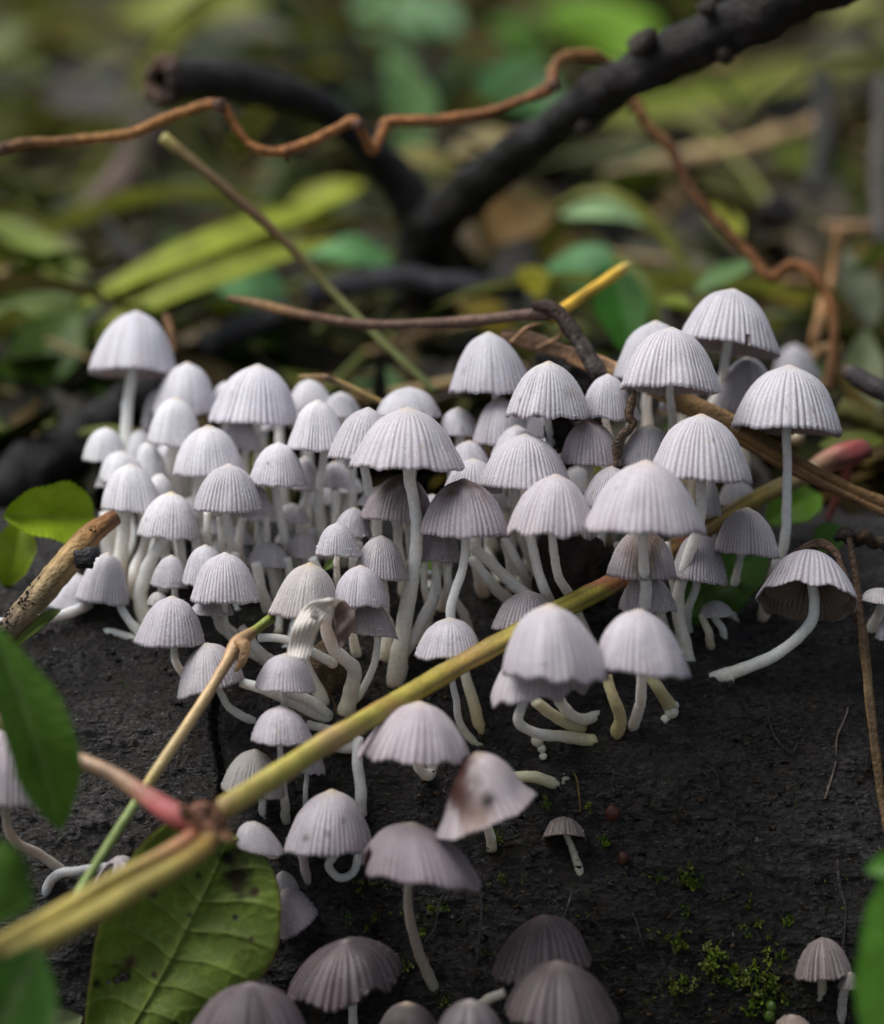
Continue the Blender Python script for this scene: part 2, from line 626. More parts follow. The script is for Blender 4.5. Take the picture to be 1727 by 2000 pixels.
    if d > -1.6:
        for q in range(int(rs.integers(0, 4))):
            pc = np.array([(.20, .15, .11), (.30, .24, .20), (.10, .08, .07), (.38, .30, .18)][rs.integers(4)])
            f1_, f2_ = rs.uniform(-.38, .38), rs.uniform(.1, .6)
            q_ = mid + ex * wpx * f1_ + ez * Hpx * f2_
            patches.append((q_[0], q_[1], rs.uniform(1.2, 3.2), tuple(pc), .7, .2))
    wet = np.zeros((nr1, ns))
    sp = out.reshape(-1, 3)
    for (qx, qy, qr, qc, qa, qw) in patches:   # stains with a shape of their own
        q = P(qx, qy, d) - FWD * Rw * 0.7
        dl = (out - q)
        du = np.stack([dl @ RGT, dl @ UPV], -1)
        dist = np.sqrt((du ** 2).sum(-1)) / (qr * s)
        dist = dist * (1 + 0.35 * fbm(out * 5, 3, 17))
        front = (dl @ FWD) < Rw * 0.8
        m = np.clip(1.4 - dist, 0, 1) * front * qa
        col = col * (1 - m[..., None]) + np.array(qc) * m[..., None]
        wet = np.maximum(wet, m * qw)
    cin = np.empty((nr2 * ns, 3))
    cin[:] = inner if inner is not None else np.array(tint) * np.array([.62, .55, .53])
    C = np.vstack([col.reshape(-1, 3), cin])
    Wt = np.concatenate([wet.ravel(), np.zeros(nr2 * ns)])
    f1 = grid_faces(nr1, ns, True)
    f2 = grid_faces(nr2, ns, True, nr1 * ns)
    j = np.arange(ns)
    j2 = (j + 1) % ns
    a, b = (nr1 - 1) * ns, nr1 * ns
    bridge = np.stack([a + j, a + j2, b + j2, b + j], 1)
    F = np.vstack([f1, f2, bridge])
    if hole is not None:                      # torn-out sectors: (angle from, angle to, from rho)
        keep = np.ones(len(F), bool)
        ang = np.degrees(np.concatenate([tt.ravel(), tt[ii].ravel()]))
        rh = np.concatenate([rr.ravel(), rr[ii].ravel()])
        jz = np.concatenate([fbm(nn * 7, 2, 8).ravel(), fbm(nn[ii] * 7, 2, 8).ravel()])
        for (a0, a1, r0) in hole:
            inside = (ang > a0 + 3 * jz) & (ang < a1 + 3 * jz) & (rh > r0 + 0.06 * jz)
            keep &= ~inside[F].any(1)
        F = F[keep]
    frame = dict(c0=c0, X=X, Y=Y, Z=Z, Rw=Rw, Hw=Hw, dx=dx, s=s, x=x, y=y, zz=zz, ii=ii)
    return V, F, C, Wt, frame


def gill_geo(fr, col, n=46, seed=0):
    rh = np.linspace(0.10, 0.93, 9)
    th = np.arange(n * 2) / (n * 2) * 2 * math.pi
    rr, tt = np.meshgrid(rh, th, indexing='ij')
    odd = (np.arange(n * 2) % 2)[None, :]
    prof = 1 - ((1 - 0.25) * (1 - np.sqrt(np.maximum(1 - rr ** 2 * 0.98, 0))) + 0.25 * rr ** 1.6)
    up = prof * 0.93 - 0.02
    dn = np.clip(up - 0.30 * np.sin(np.clip((rr - 0.05), 0, 1) * math.pi) ** 0.7, 0.02, None)
    z = np.where(odd, dn, up)
    x, y = np.cos(tt) * rr * 0.95, np.sin(tt) * rr * 0.95
    V = fr['c0'] + fr['X'] * (x * fr['Rw'])[..., None] + fr['Y'] * (y * fr['Rw'])[..., None] + fr['Z'] * (z * fr['Hw'])[..., None] + fr['X'] * (fr['dx'] * z)[..., None]
    C = np.empty(V.shape)
    C[:] = col
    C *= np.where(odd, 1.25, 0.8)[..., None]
    return V.reshape(-1, 3), grid_faces(len(rh), n * 2, True), C.reshape(-1, 3)


def stem_geo(ptspx, ds, wpx, seed=0, tint=(.90, .875, .82), base=(.78, .73, .59), flarew=1.35, rough=0.10, sides=14):
    n = max(14, int(len(ptspx) * 9))
    pw = np.array([P(x, y, dd) for (x, y), dd in zip(ptspx, ds)])
    path = spline(pw, n)
    t = np.linspace(0, 1, n)
    jt = np.random.default_rng(seed + 900)
    for ax_ in (RGT, FWD):
        path = path + ax_ * (np.interp(t, np.linspace(0, 1, 7), np.concatenate([[0], jt.normal(0, min(.02, .006 * np.linalg.norm(path[-1] - path[0])), 5), [0]])))[:, None]
    s = (D0 + np.interp(t, [0, 1], [ds[0], ds[-1]])) / D0 / PXCM
    rad = wpx / 2 * .90 * s * (0.92 + (flarew - 0.92) * t ** 2.2)
    rad = rad * (1 + 0.10 * np.exp(-((t - 1) / 0.04) ** 2))
    V, F, ts = tube_geo(path, rad, sides, rough, seed, 9)
    C = lerp3([(0, np.array(tint) * .96), (0.55, tint), (.93, base), (1, np.array(base) * np.array([.55, .47, .36]))], ts)
    # water-soaked translucent streaks
    C *= (1 + 0.06 * fbm(V * 2.2, 2, seed))[:, None]
    return V, F, C, path


OCT = np.array([[1, 0, 0], [-1, 0, 0], [0, 1, 0], [0, -1, 0], [0, 0, 1], [0, 0, -1]], float)
OCF = np.array([[0, 2, 4], [2, 1, 4], [1, 3, 4], [3, 0, 4], [2, 0, 5], [1, 2, 5], [3, 1, 5], [0, 3, 5]])


def grains(cap, V, fr, d, seed, root_p):
    """the pale mealy grains of a fresh cap, white also painted for dew glints, thickest near its rim"""
    rs = np.random.default_rng(seed + 1)
    nr, ns = fr['zz'].shape
    n = 230
    ri = np.clip((nr - 1) * rs.random(n) ** .35, 2, nr - 1).astype(int)
    ci = rs.integers(0, ns, n)
    p = V[:nr * ns].reshape(nr, ns, 3)[ri, ci]
    p = p + (p - fr['c0']) * 0.004 + rs.normal(0, .004, (n, 3))
    r = rs.uniform(.0018, .0045, n) * (1 + .7 * (ri > nr - 4))
    VV = (p[:, None, :] + OCT[None] * r[:, None, None]).reshape(-1, 3)
    FF = (np.arange(n)[:, None, None] * 6 + OCF[None]).reshape(-1, 3)
    b = Bag()
    b.add(VV, [FF], (.86, .85, .87), .9)  # opaque white grains, with the sparkle of dew put into their colour
    o = b.obj('mealy_grains', M_GILL, cap, root_p)
    o['kind'] = 'stuff'


def frost(parent, V, sides, seed, root_p):
    """short frosty hairs on the lower part of a stalk"""
    rs = np.random.default_rng(seed + 2)
    nr = (len(V) - 2) // sides
    n = 150
    ri = np.clip(nr * (1 - .75 * rs.random(n) ** 1.3), 0, nr - 2).astype(int)
    ci = rs.integers(0, sides, n)
    G = V[:nr * sides].reshape(nr, sides, 3)
    u = rs.random(n)[:, None]
    p = G[ri, ci] * (1 - u) + G[ri + 1, (ci + 1) % sides] * u
    out = p - G[ri].mean(1)
    out /= np.linalg.norm(out, axis=1)[:, None]
    r = rs.uniform(.0025, .006, n)
    VV = (p[:, None, :] + OCT[None] * r[:, None, None] + out[:, None, :] * (r * .8)[:, None, None]).reshape(-1, 3)
    FF = (np.arange(n)[:, None, None] * 6 + OCF[None]).reshape(-1, 3)
    b = Bag()
    b.add(VV, [FF], (.84, .83, .78), .6)
    o = b.obj('frosty_hairs', M_GILL, parent, root_p)
    o['kind'] = 'stuff'


COUNT = [0]


def mush(A, L, R, stem, d, label, sw=20, db=None, tint=WHITE, bt=(.74, .70, .60), st=(.90, .875, .82), gills=None, flarew=1.35, group=GRP, rough=0.10, **kw):
    """A apex, L/R rim ends, stem: pixels from under the cap down to the base"""
    COUNT[0] += 1
    seed = COUNT[0] * 13 + 5
    if d > .35 and 'top' not in kw:           # some rear tints were darkened for shade; lifted part way to white
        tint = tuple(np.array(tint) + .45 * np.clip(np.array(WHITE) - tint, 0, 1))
        if d > .8 and A[0] < 720:             # glow of the left caps painted in as a paler tint
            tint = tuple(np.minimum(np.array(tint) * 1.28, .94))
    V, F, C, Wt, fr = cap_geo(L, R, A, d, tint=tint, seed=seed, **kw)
    mid = ((L[0] + R[0]) / 2, (L[1] + R[1]) / 2)
    if stem is None:
        by = max(mid[1] + 150, 1075)
        stem = [(mid[0], mid[1] + 20), (mid[0] + random.uniform(-25, 25), by)]
    tp = (mid[0] + (A[0] - mid[0]) * 0.55, mid[1] + (A[1] - mid[1]) * 0.55)
    pts = [tp] + list(stem)
    bd = dlog(*pts[-1]) + 0.12 if db is None else db
    seg = [0]
    for a, b in zip(pts[:-1], pts[1:]):
        seg.append(seg[-1] + math.dist(a, b))
    ds = []
    for q in seg:
        t = q / seg[-1]
        t = t * t * (3 - 2 * t)
        ds.append(d + (bd - d) * t)
    root_p = P(pts[-1][0], pts[-1][1], bd)
    root = thing('mushroom', label, 'mushroom', root_p, group)
    sv, sf, scol, _ = stem_geo(pts, ds, sw, seed, st, bt, flarew, rough)
    b = Bag()
    b.add(sv, sf, scol)
    sto = b.obj('stem', M_STEM, root, root_p)
    if -1.3 < d < 1.0 and sw >= 12:
        frost(sto, sv, 14, seed, root_p)
    b = Bag()
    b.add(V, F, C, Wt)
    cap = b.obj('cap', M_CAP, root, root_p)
    if abs(d) < 1.15 and math.dist(L, R) > 60:
        grains(cap, V, fr, d, seed, root_p)
    if gills is not None:
        gv, gf, gc = gill_geo(fr, gills, seed=seed)
        b = Bag()
        b.add(gv, gf, gc)
        b.obj('gills', M_GILL, cap, root_p)
    return root, cap, fr


# ---- far left and rear of the cluster
mush((266,605),(181,728),(340,733),[(257,738),(246,840),(240,960),(252,1050)],2.6,'tall white mushroom standing above all others at the left end of the cluster',sw=26,e=-4,k=.2,tint=(.62,.605,.645))
mush((306,762),(279,838),(342,842),[(310,850),(318,1040)],3.1,'small pale mushroom half hidden behind the shoulder of the big blurred rear left cap',tint=(.55,.52,.51))
mush((367,707),(302,806),(421,808),[(365,815),(360,1040)],2.4,'blurred white egg-domed mushroom just right of the tallest left one',k=.15,tint=(.68,.665,.68))
mush((505,711),(414,823),(580,829),[(502,838),(508,900),(500,1045)],1.6,'broad white ribbed mushroom rising highest over the left half of the cluster',k=.35,e=3,sw=24,tint=(.63,.61,.65))
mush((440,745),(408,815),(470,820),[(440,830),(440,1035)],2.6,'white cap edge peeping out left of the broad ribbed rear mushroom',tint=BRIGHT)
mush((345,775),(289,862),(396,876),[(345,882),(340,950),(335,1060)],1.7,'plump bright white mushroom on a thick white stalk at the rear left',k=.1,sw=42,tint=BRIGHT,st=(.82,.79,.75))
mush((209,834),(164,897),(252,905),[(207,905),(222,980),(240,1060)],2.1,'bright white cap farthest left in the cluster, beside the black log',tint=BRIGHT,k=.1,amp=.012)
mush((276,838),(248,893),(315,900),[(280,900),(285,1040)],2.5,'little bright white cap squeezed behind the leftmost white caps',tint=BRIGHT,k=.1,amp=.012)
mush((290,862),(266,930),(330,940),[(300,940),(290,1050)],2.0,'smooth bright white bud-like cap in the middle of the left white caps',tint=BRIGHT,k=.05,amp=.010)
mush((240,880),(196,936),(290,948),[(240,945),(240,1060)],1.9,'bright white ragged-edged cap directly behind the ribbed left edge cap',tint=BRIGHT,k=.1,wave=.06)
mush((256,905),(200,992),(315,998),[(247,1000),(236,1080),(232,1150)],1.2,'white ribbed mushroom at the left edge of the cluster, above the spotted stick',sw=30,k=.2,tint=(.70,.68,.69))
mush((318,925),(285,965),(345,985),[(325,985),(320,1060)],1.5,'pale cap tip showing just above the yellow-tipped mushroom on the left',tint=(.74,.71,.68))
mush((336,960),(272,1043),(386,1050),[(318,1056),(288,1110),(273,1165),(290,1225)],.9,'white mushroom with a yellow stain on its tip, lower left of the cluster',sw=28,ap=GOLD,apw=.20,k=.2,tint=(.72,.69,.68),e=6)
mush((408,830),(342,926),(475,926),[(405,930),(408,1000),(415,1090)],1.2,'pale finely ribbed mushroom on a very thick white stalk behind the sparkling left cap',sw=62,k=.2,tint=(.64,.615,.625),e=5,st=(.78,.75,.72))
mush((448,905),(380,996),(509,998),[(442,1002),(447,1050),(468,1095),(505,1150)],.55,'sharp sparkling ribbed mushroom in front of the left group, round lavender cap',sw=18,k=.2,tint=(.60,.57,.585),e=4)
mush((500,945),(458,1005),(530,1008),[(474,1012),(468,1070),(490,1130)],1.0,'mauve cap half covered by the sharp sparkling left mushroom',sw=18,tint=(.50,.45,.46))
mush((545,863),(490,945),(596,948),[(540,950),(546,1010),(562,1070),(610,1150)],.85,'small lavender-tipped bell mushroom between the sparkling one and the broad white one',sw=19,k=.2,tint=PINK,ap=(.55,.47,.42),apw=.22)
mush((596,890),(566,953),(628,960),[(600,960),(590,1020),(612,1100)],1.4,'pinkish cap behind the right rim of the small lavender-tipped bell mushroom',tint=(.55,.49,.50))
mush((622,780),(564,875),(678,880),[(630,884),(625,960),(625,1030),(655,1120)],.95,'cream-tipped white bell mushroom on a long straight stalk left of centre',sw=19,k=.35,tint=(.67,.64,.645),ap=(.60,.52,.40),apw=.2)
mush((606,740),(563,800),(655,806),[(605,810),(600,1040)],2.2,'blurred pale cap under the broken end of the little straw at the rear',tint=(.66,.64,.63))
mush((667,765),(630,812),(706,815),[(668,820),(665,1040)],2.0,'blurred pale cap behind the cream-tipped bell mushroom, right of it',tint=(.62,.59,.61))
mush((720,795),(642,893),(772,903),[(712,905),(722,960),(738,1030),(735,1110),(748,1170)],.55,'tilted grey-rimmed bell mushroom touching the left side of the big central one',sw=20,k=.35,tint=(.60,.57,.575),ap=(.50,.43,.38),apw=.22,e=3)
mush((800,755),(736,812),(860,814),[(800,820),(800,1040)],1.5,'broad pale cap rising right behind the tip of the big central mushroom',tint=(.66,.64,.655),k=.3,ap=(.58,.51,.42))
mush((797,795),(690,912),(899,918),[(799,925),(810,1000),(813,1080),(797,1190),(772,1340)],-.25,'big central mushroom with the longest thick stalk in front of the cluster',sw=27,k=.40,tint=(.68,.645,.665),e=2,amp=.022,wave=.035,flare=.08,flarew=1.7)
mush((896,795),(857,848),(936,852),[(897,855),(897,1040)],1.5,'small pale round cap between the big central mushroom and the tall rear right one',tint=(.62,.60,.625),k=.15)
mush((955,648),(881,766),(1036,770),[(968,770),(966,800),(975,900),(985,1050)],1.3,'tall smooth white bell mushroom at the rear, in front of the dry curved stem',sw=17,k=.4,e=3,tint=(.63,.615,.645),amp=.013)
mush((980,775),(924,864),(1036,868),[(980,870),(975,950),(985,1050)],1.15,'pale cap with a brownish top below the tall rear bell mushroom',tint=(.58,.555,.575),top=(.30,.25,.25),topw=.35)
mush((1072,705),(994,812),(1144,816),[(1069,818),(1076,860),(1092,930),(1110,1060)],.4,'sharp ribbed white mushroom with a dirty smear on its right side, upper middle',sw=17,k=.35,e=3,tint=(.66,.635,.65),patches=[(1112,770,16,(.33,.28,.22),.45,.2)])
mush((1040,800),(990,850),(1080,855),[(1020,860),(1030,1040)],1.3,'pale cap seen under the smeared white mushroom',tint=(.56,.54,.56))
mush((1187,730),(1138,814),(1236,818),[(1183,820),(1188,900),(1190,1000)],.65,'small lavender mushroom below the bent dark stem end',sw=15,k=.15,tint=(.60,.575,.60))
mush((1222,778),(1200,818),(1253,822),[(1232,825),(1228,1000)],.9,'narrow cap flap hanging behind the dark dried strip',tint=(.60,.56,.59))
mush((1280,626),(1200,738),(1352,734),[(1268,745),(1265,850),(1262,1000)],1.2,'tall rear cap almost covered by the big knobbly mushroom on the right',sw=20,k=.3,tint=(.60,.585,.615))
mush((1312,638),(1216,758),(1402,768),[(1310,772),(1311,830),(1306,920),(1300,1010)],.25,'big knobbly white mushroom crossing the straw, upper right group',sw=20,k=.2,e=-1,tint=(.70,.67,.69),amp=.026,wave=.03)
mush((1434,563),(1334,664),(1519,698),[(1420,690),(1408,760),(1380,830),(1350,1000)],1.15,'highest mushroom of all on the right, cap tilted with a small notch in its rim',sw=22,k=.3,e=-3,tint=(.62,.60,.635),amp=.028,hole=[(281,284,.94)])
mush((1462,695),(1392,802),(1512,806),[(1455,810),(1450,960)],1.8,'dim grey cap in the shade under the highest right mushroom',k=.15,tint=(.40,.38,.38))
mush((1543,712),(1439,836),(1641,850),[(1537,845),(1540,930),(1533,1040),(1510,1120),(1490,1215)],.45,'solitary wide white mushroom on a long bare stalk at the right',sw=21,k=.2,e=-1,tint=(.66,.635,.66),amp=.026,wave=.025)
mush((1370,808),(1271,930),(1468,942),[(1364,948),(1363,1010),(1340,1100),(1322,1180),(1335,1270),(1362,1332)],-.35,'large pale mushroom just right of the biggest front cap, crossed by straw behind',sw=25,k=.4,e=3,tint=(.66,.63,.65),wave=.03)
mush((1262,898),(1149,1034),(1371,1040),[(1258,1046),(1258,1120),(1255,1220),(1265,1345)],-1.25,'biggest blurred pinkish front cap in the right half of the cluster',sw=25,k=.45,e=3,tint=(.66,.615,.635),amp=.022,ap=(.62,.52,.45))
mush((1086,925),(996,1040),(1162,1046),[(1083,1050),(1088,1110),(1118,1175),(1165,1275)],-.7,'pinkish bell mushroom left of the biggest front cap, frayed left rim',sw=20,k=.4,e=2,tint=(.63,.585,.60),ap=(.58,.48,.44),wave=.04)
mush((1028,846),(942,948),(1112,957),[(1010,960),(1020,1040),(1062,1160)],.2,'broad ribbed white mushroom with sparkling rim, right of the dark-topped cap',sw=24,k=.3,e=4,tint=(.68,.645,.665),amp=.024)
mush((1010,830),(958,900),(1060,905),[(1000,905),(1010,1060)],.9,'cap peeping over the left shoulder of the broad ribbed sparkling mushroom',tint=(.64,.60,.62))
mush((1152,818),(1094,903),(1210,908),[(1152,910),(1148,960),(1160,1060)],.6,'mauve mushroom with a dusky top, left of the dark dried strip',sw=17,k=.15,tint=(.53,.48,.50),top=(.25,.20,.20),topw=.8)
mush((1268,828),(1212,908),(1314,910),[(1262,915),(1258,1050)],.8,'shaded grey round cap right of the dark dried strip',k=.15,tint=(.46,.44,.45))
mush((1195,910),(1137,985),(1240,988),[(1190,990),(1190,1060)],.3,'pinkish ribbed cap wedged behind the biggest front cap',k=.25,tint=(.62,.575,.60))
mush((918,860),(876,912),(962,918),[(918,918),(925,1050)],1.0,'small mauve cap, upper of two stacked right of the big central cap',tint=(.56,.51,.54))
mush((925,895),(868,958),(980,962),[(925,965),(930,1060)],.6,'pink-lined pale cap, lower of two stacked right of the big central cap',tint=(.63,.58,.61))
mush((906,934),(824,1043),(994,1048),[(910,1052),(904,1110),(880,1200),(905,1310),(942,1440)],-.2,'grey mushroom with a dark brown top, right of the central stalk',sw=21,k=.3,e=2,tint=(.55,.50,.53),top=DARK,topw=1.0,ap=(.22,.16,.13),bt=(.55,.47,.27))
mush((785,925),(710,1010),(842,1014),[(775,1016),(782,1090),(790,1170)],.3,'dark brown cap partly behind the central stalk',sw=20,k=.2,tint=(.46,.41,.42),top=(.10,.075,.065),topw=1.15,ap=(.12,.085,.075))
mush((860,1020),(822,1092),(897,1096),[(852,1098),(856,1150),(835,1210),(810,1260)],.35,'grey cap under the left rim of the dark-topped mushroom',sw=17,k=.1,tint=(.42,.39,.41))
mush((660,1020),(619,1082),(703,1086),[(660,1090),(660,1130),(668,1180)],-.05,'tiny sparkling white mushroom standing left of the central stalk',sw=13,k=.2,tint=(.66,.63,.655),e=4)
mush((692,990),(652,1045),(724,1048),[(690,1050),(695,1150)],.5,'greyish cap behind the tiny sparkling mushroom',tint=(.50,.47,.49),k=.15)
mush((746,1045),(694,1124),(796,1132),[(748,1134),(752,1190),(745,1250)],.1,'cream-grey bell cap touching the central stalk on its left',sw=20,k=.12,tint=(.55,.515,.52),ap=(.55,.47,.38),apw=.25)
mush((705,1103),(651,1178),(757,1182),[(698,1186),(690,1225),(700,1290)],-.3,'round white mushroom right of the tan one, above a folded grey cap',sw=18,k=.12,tint=(.64,.60,.63),e=5)
mush((722,1165),(690,1236),(775,1246),[(737,1248),(730,1300),(706,1350),(672,1395)],-.15,'folded grey-brown cap below the round white one, thin curved stalk',sw=15,k=.5,tint=(.44,.395,.395),e=0,bt=(.66,.62,.50))
mush((606,1098),(531,1198),(662,1205),[(595,1210),(590,1280),(640,1390)],-.3,'tan-tinted ribbed mushroom with a yellow-brown top, centre left',sw=24,k=.25,tint=(.62,.575,.545),ap=(.60,.42,.19),apw=.28,e=4,amp=.03)
mush((402,1063),(358,1140),(452,1144),[(405,1148),(420,1200),(470,1250)],.4,'cap hiding behind the left side of the sparkling lower left mushroom',sw=18,k=.15,tint=(.66,.63,.64))
mush((440,1078),(377,1173),(505,1174),[(438,1178),(442,1220),(470,1262),(530,1300)],0,'sparkling white mushroom in the lower left, its stalk curving right',sw=16,k=.15,tint=(.68,.645,.665),e=4)
mush((420,1160),(375,1196),(455,1200),[(425,1202),(432,1225),(480,1265)],.3,'cap sliver under the sparkling lower left mushroom',tint=(.58,.55,.56))
mush((337,1163),(269,1256),(399,1258),[(340,1262),(347,1300),(385,1345)],-.2,'clear ribbed pinkish mushroom at the lower left edge, dark log behind',sw=16,k=.2,tint=(.59,.55,.575),e=4)
mush((402,1255),(349,1365),(471,1328),[(432,1352),(452,1385),(505,1412),(560,1420)],-.3,'tilted mushroom crossed by the broken brown twig',sw=17,k=.2,tint=(.61,.57,.575),e=2)
mush((336,1083),(298,1143),(366,1148),[(341,1150),(342,1190)],.6,'tiny soft white mushroom between thick left stalks',sw=13,k=.15,tint=(.66,.64,.62))
mush((310,1155),(288,1180),(335,1184),[(310,1186),(312,1225)],.5,'tan cap top just showing behind the lower left edge mushroom',tint=(.45,.38,.32))
mush((560,1275),(500,1342),(619,1350),[(557,1352),(557,1385),(600,1425)],-.6,'low wide lavender mushroom under the torn white cap',sw=12,k=.25,tint=(.58,.54,.565),e=3)
mush((548,1378),(493,1446),(608,1450),[(546,1454),(549,1520),(560,1612)],-.8,'pale pink mushroom with a yellow speck on its cap, left of the yellow stem',sw=14,k=.25,tint=(.64,.59,.625),e=3,patches=[(546,1427,3.2,(.35,.25,.03),.9,.3)])
mush((500,1462),(434,1538),(552,1556),[(512,1558),(514,1590),(540,1640)],-.6,'greenish-grey tilted cap crossed by the yellow stem',sw=17,k=.3,tint=(.44,.42,.38),ap=(.36,.32,.25),bt=(.62,.58,.42))
mush((605,1450),(578,1504),(634,1510),[(598,1512),(596,1560),(590,1610)],-.4,'small cap mostly hidden under the yellow stem',sw=11,k=.2,tint=(.58,.55,.57))
mush((648,1540),(560,1661),(722,1656),[(655,1660),(642,1690),(662,1714),(692,1702),(702,1650),(690,1560)],-.9,'mushroom with dark dirt specks and a hook-shaped stalk looping under its cap',sw=19,k=.2,tint=(.52,.48,.50),e=3,flarew=1.0,patches=[(600,1628,7,(.10,.08,.08),.8,.2),(642,1618,6,(.14,.11,.12),.8,.2),(673,1595,5,(.2,.16,.17),.7,.2)])
mush((498,1603),(462,1650),(553,1668),[(530,1670),(560,1650),(565,1640)],-.9,'small tilted cap against the upper edge of the big veined leaf',sw=16,k=.15,tint=(.53,.495,.51),e=5)
mush((553,1735),(552,1832),(621,1782),[(560,1790),(560,1770),(552,1745)],-.6,'grey cap facing down to the right, half behind the big veined leaf',sw=16,k=.05,tint=(.42,.38,.40),e=10)
mush((552,1700),(538,1738),(585,1735),[(560,1738),(575,1722),(582,1706)],-.45,'tiny pale cap above the downward facing grey one',sw=12,tint=(.50,.47,.48))
mush((820,1369),(704,1474),(909,1482),[(815,1490),(838,1515),(845,1490)],-1.5,'smooth blurred pinkish cap with a curled flap below its rim',sw=22,k=.55,tint=(.58,.52,.535),e=2,amp=.022,wave=.05,bt=(.62,.56,.52),flarew=1.2)
mush((928,1468),(860,1632),(1036,1556),[(950,1600),(960,1640),(960,1660)],-1.8,'blurred tilted cap with a wet dark brown patch and white glint',sw=18,k=.85,tint=(.54,.475,.48),e=6,flare=.12,amp=.008,wave=.02,patches=[(930,1585,34,(.20,.12,.09),.9,1.0),(895,1500,36,(.05,.02,.018),1,.7),(898,1545,38,(.06,.025,.02),1,.95),(952,1555,16,(.03,.018,.016),1,.6)])
mush((808,1605),(711,1692),(931,1728),[(798,1735),(803,1800),(830,1880),(868,1975)],-1.6,'blurred dusky pink mushroom with a nick in its left rim, on a bare bent stalk',sw=21,k=.45,tint=(.40,.345,.36),e=2,furrow=1.25,amp=.03,wave=.04,st=(.36,.33,.29),bt=(.33,.30,.25),hole=[(183,205,.86)])
mush((878,1205),(814,1282),(939,1278),[(880,1290),(886,1360),(905,1425),(945,1465)],-.5,'neat small white mushroom just above the yellow stem, centre',sw=15,k=.15,tint=(.66,.625,.65),e=4,bt=(.62,.56,.38))
mush((1030,1152),(960,1228),(1085,1225),[(1020,1228),(1040,1290)],-.15,'dark-striped grey cap behind the two blurred front caps',k=.2,tint=(.44,.40,.41),furrow=1.5,amp=.035,e=2)
mush((1075,1178),(984,1314),(1186,1326),[(1085,1330),(1105,1385),(1145,1405),(1192,1385)],-1.8,'big blurred pinkish cap in front, carrying a dew drop, right of the yellow stem',sw=27,k=.3,tint=(.64,.60,.62),e=3,amp=.022,flarew=1.0,wave=.03)
mush((1060,1232),(963,1372),(1142,1345),[(1022,1380),(1016,1412),(1050,1432),(1110,1440),(1190,1452)],-1.2,'ragged striped cap tucked under the big blurred front cap',sw=22,k=.3,tint=(.60,.555,.57),e=2,wave=.07,amp=.03,bt=(.58,.53,.27),flarew=1.55)
mush((1250,1188),(1166,1300),(1342,1321),[(1254,1330),(1250,1380),(1236,1425),(1214,1412)],-1.6,'blurred white front cap with grey flecks, right one of the front pair',sw=24,k=.2,tint=(.66,.615,.64),e=3,amp=.022,bt=(.62,.56,.52),flarew=1.1,patches=[(1248,1282,7,(.35,.31,.33),.6,.2),(1312,1302,7,(.3,.27,.29),.6,.2)])
mush((1255,1030),(1190,1124),(1318,1126),[(1255,1130),(1262,1200)],-.25,'cap with a deep brown hollow-looking top under the biggest front cap',k=.05,tint=(.55,.50,.51),ap=(.20,.15,.13),patches=[(1255,1062,46,(.10,.065,.05),.95,.1),(1255,1095,34,(.16,.115,.09),.8,.1)])
mush((1262,1120),(1212,1190),(1316,1192),[(1290,1195),(1300,1260)],.1,'pale low cap below the brown hollow-looking one',k=.1,tint=(.56,.52,.52))
mush((1368,1038),(1312,1128),(1418,1142),[(1359,1144),(1343,1200),(1352,1250),(1385,1262)],.3,'small grey-white mushroom with a hooked stalk, between the long stalks at right',sw=18,k=.2,tint=(.54,.505,.52),ap=(.50,.41,.33),e=2,bt=(.62,.60,.50))
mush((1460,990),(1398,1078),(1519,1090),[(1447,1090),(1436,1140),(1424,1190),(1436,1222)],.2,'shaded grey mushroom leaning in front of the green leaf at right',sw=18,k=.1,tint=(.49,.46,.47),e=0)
mush((1590,1076),(1484,1162),(1668,1190),[(1592,1180),(1580,1222),(1520,1275),(1440,1310),(1362,1334)],-.12,'wide mushroom lying tilted at the right with brown gills open to view',sw=26,db=dlog(1362,1334)-.02,k=.55,tint=(.55,.52,.55),e=-24,gills=(.20,.16,.13),inner=(.16,.125,.10),ap=(.20,.13,.10),apw=.12,flarew=1.25,rough=.08)
mush((1722,1148),(1684,1172),(1770,1182),[(1722,1184),(1712,1210),(1695,1238)],.3,'small white mushroom cut by the right edge of the picture',sw=22,k=.2,tint=(.56,.53,.52))
mush((1742,1205),(1712,1248),(1790,1252),[(1740,1254),(1735,1275)],.4,'pale low cap at the right edge under the small cut mushroom',tint=(.50,.48,.48))
mush((1101,1597),(1062,1640),(1144,1640),[(1112,1645),(1126,1680),(1133,1705),(1130,1732)],-.35,'tiny lone brown mushroom low on the bare log, gills visible',sw=15,k=.05,tint=(.33,.28,.25),e=-20,gills=(.22,.165,.12),inner=(.13,.095,.07),ap=(.30,.25,.22),furrow=1.4,ngr=30,amp=.045,bt=(.62,.60,.42),st=(.50,.47,.38),flarew=1.6)
mush((1060,1785),(967,1908),(1152,1878),[(1060,1900),(1075,1960)],-1.0,'brown blurred cap at the bottom, upper of an overlapping pair',furrow=1.6,ngr=34,k=.3,tint=(.14,.11,.112),e=4,amp=.04,ap=(.22,.17,.165),wave=.03)
mush((1092,1874),(990,1978),(1206,1996),[(1050,2000),(1020,2060)],-1.7,'brown blurred cap at the bottom, lower of an overlapping pair',furrow=1.6,ngr=34,k=.45,tint=(.135,.11,.11),e=4,amp=.04,ap=(.30,.24,.23),wave=.03)
mush((675,1833),(568,1945),(776,1900),[(690,1990),(700,2080)],-1.0,'grey-brown cap with a wavy rim at the bottom centre',k=.3,tint=(.165,.135,.14),e=12,amp=.045,furrow=1.7,ngr=36,ap=(.48,.42,.41),apw=.09,wave=.10)
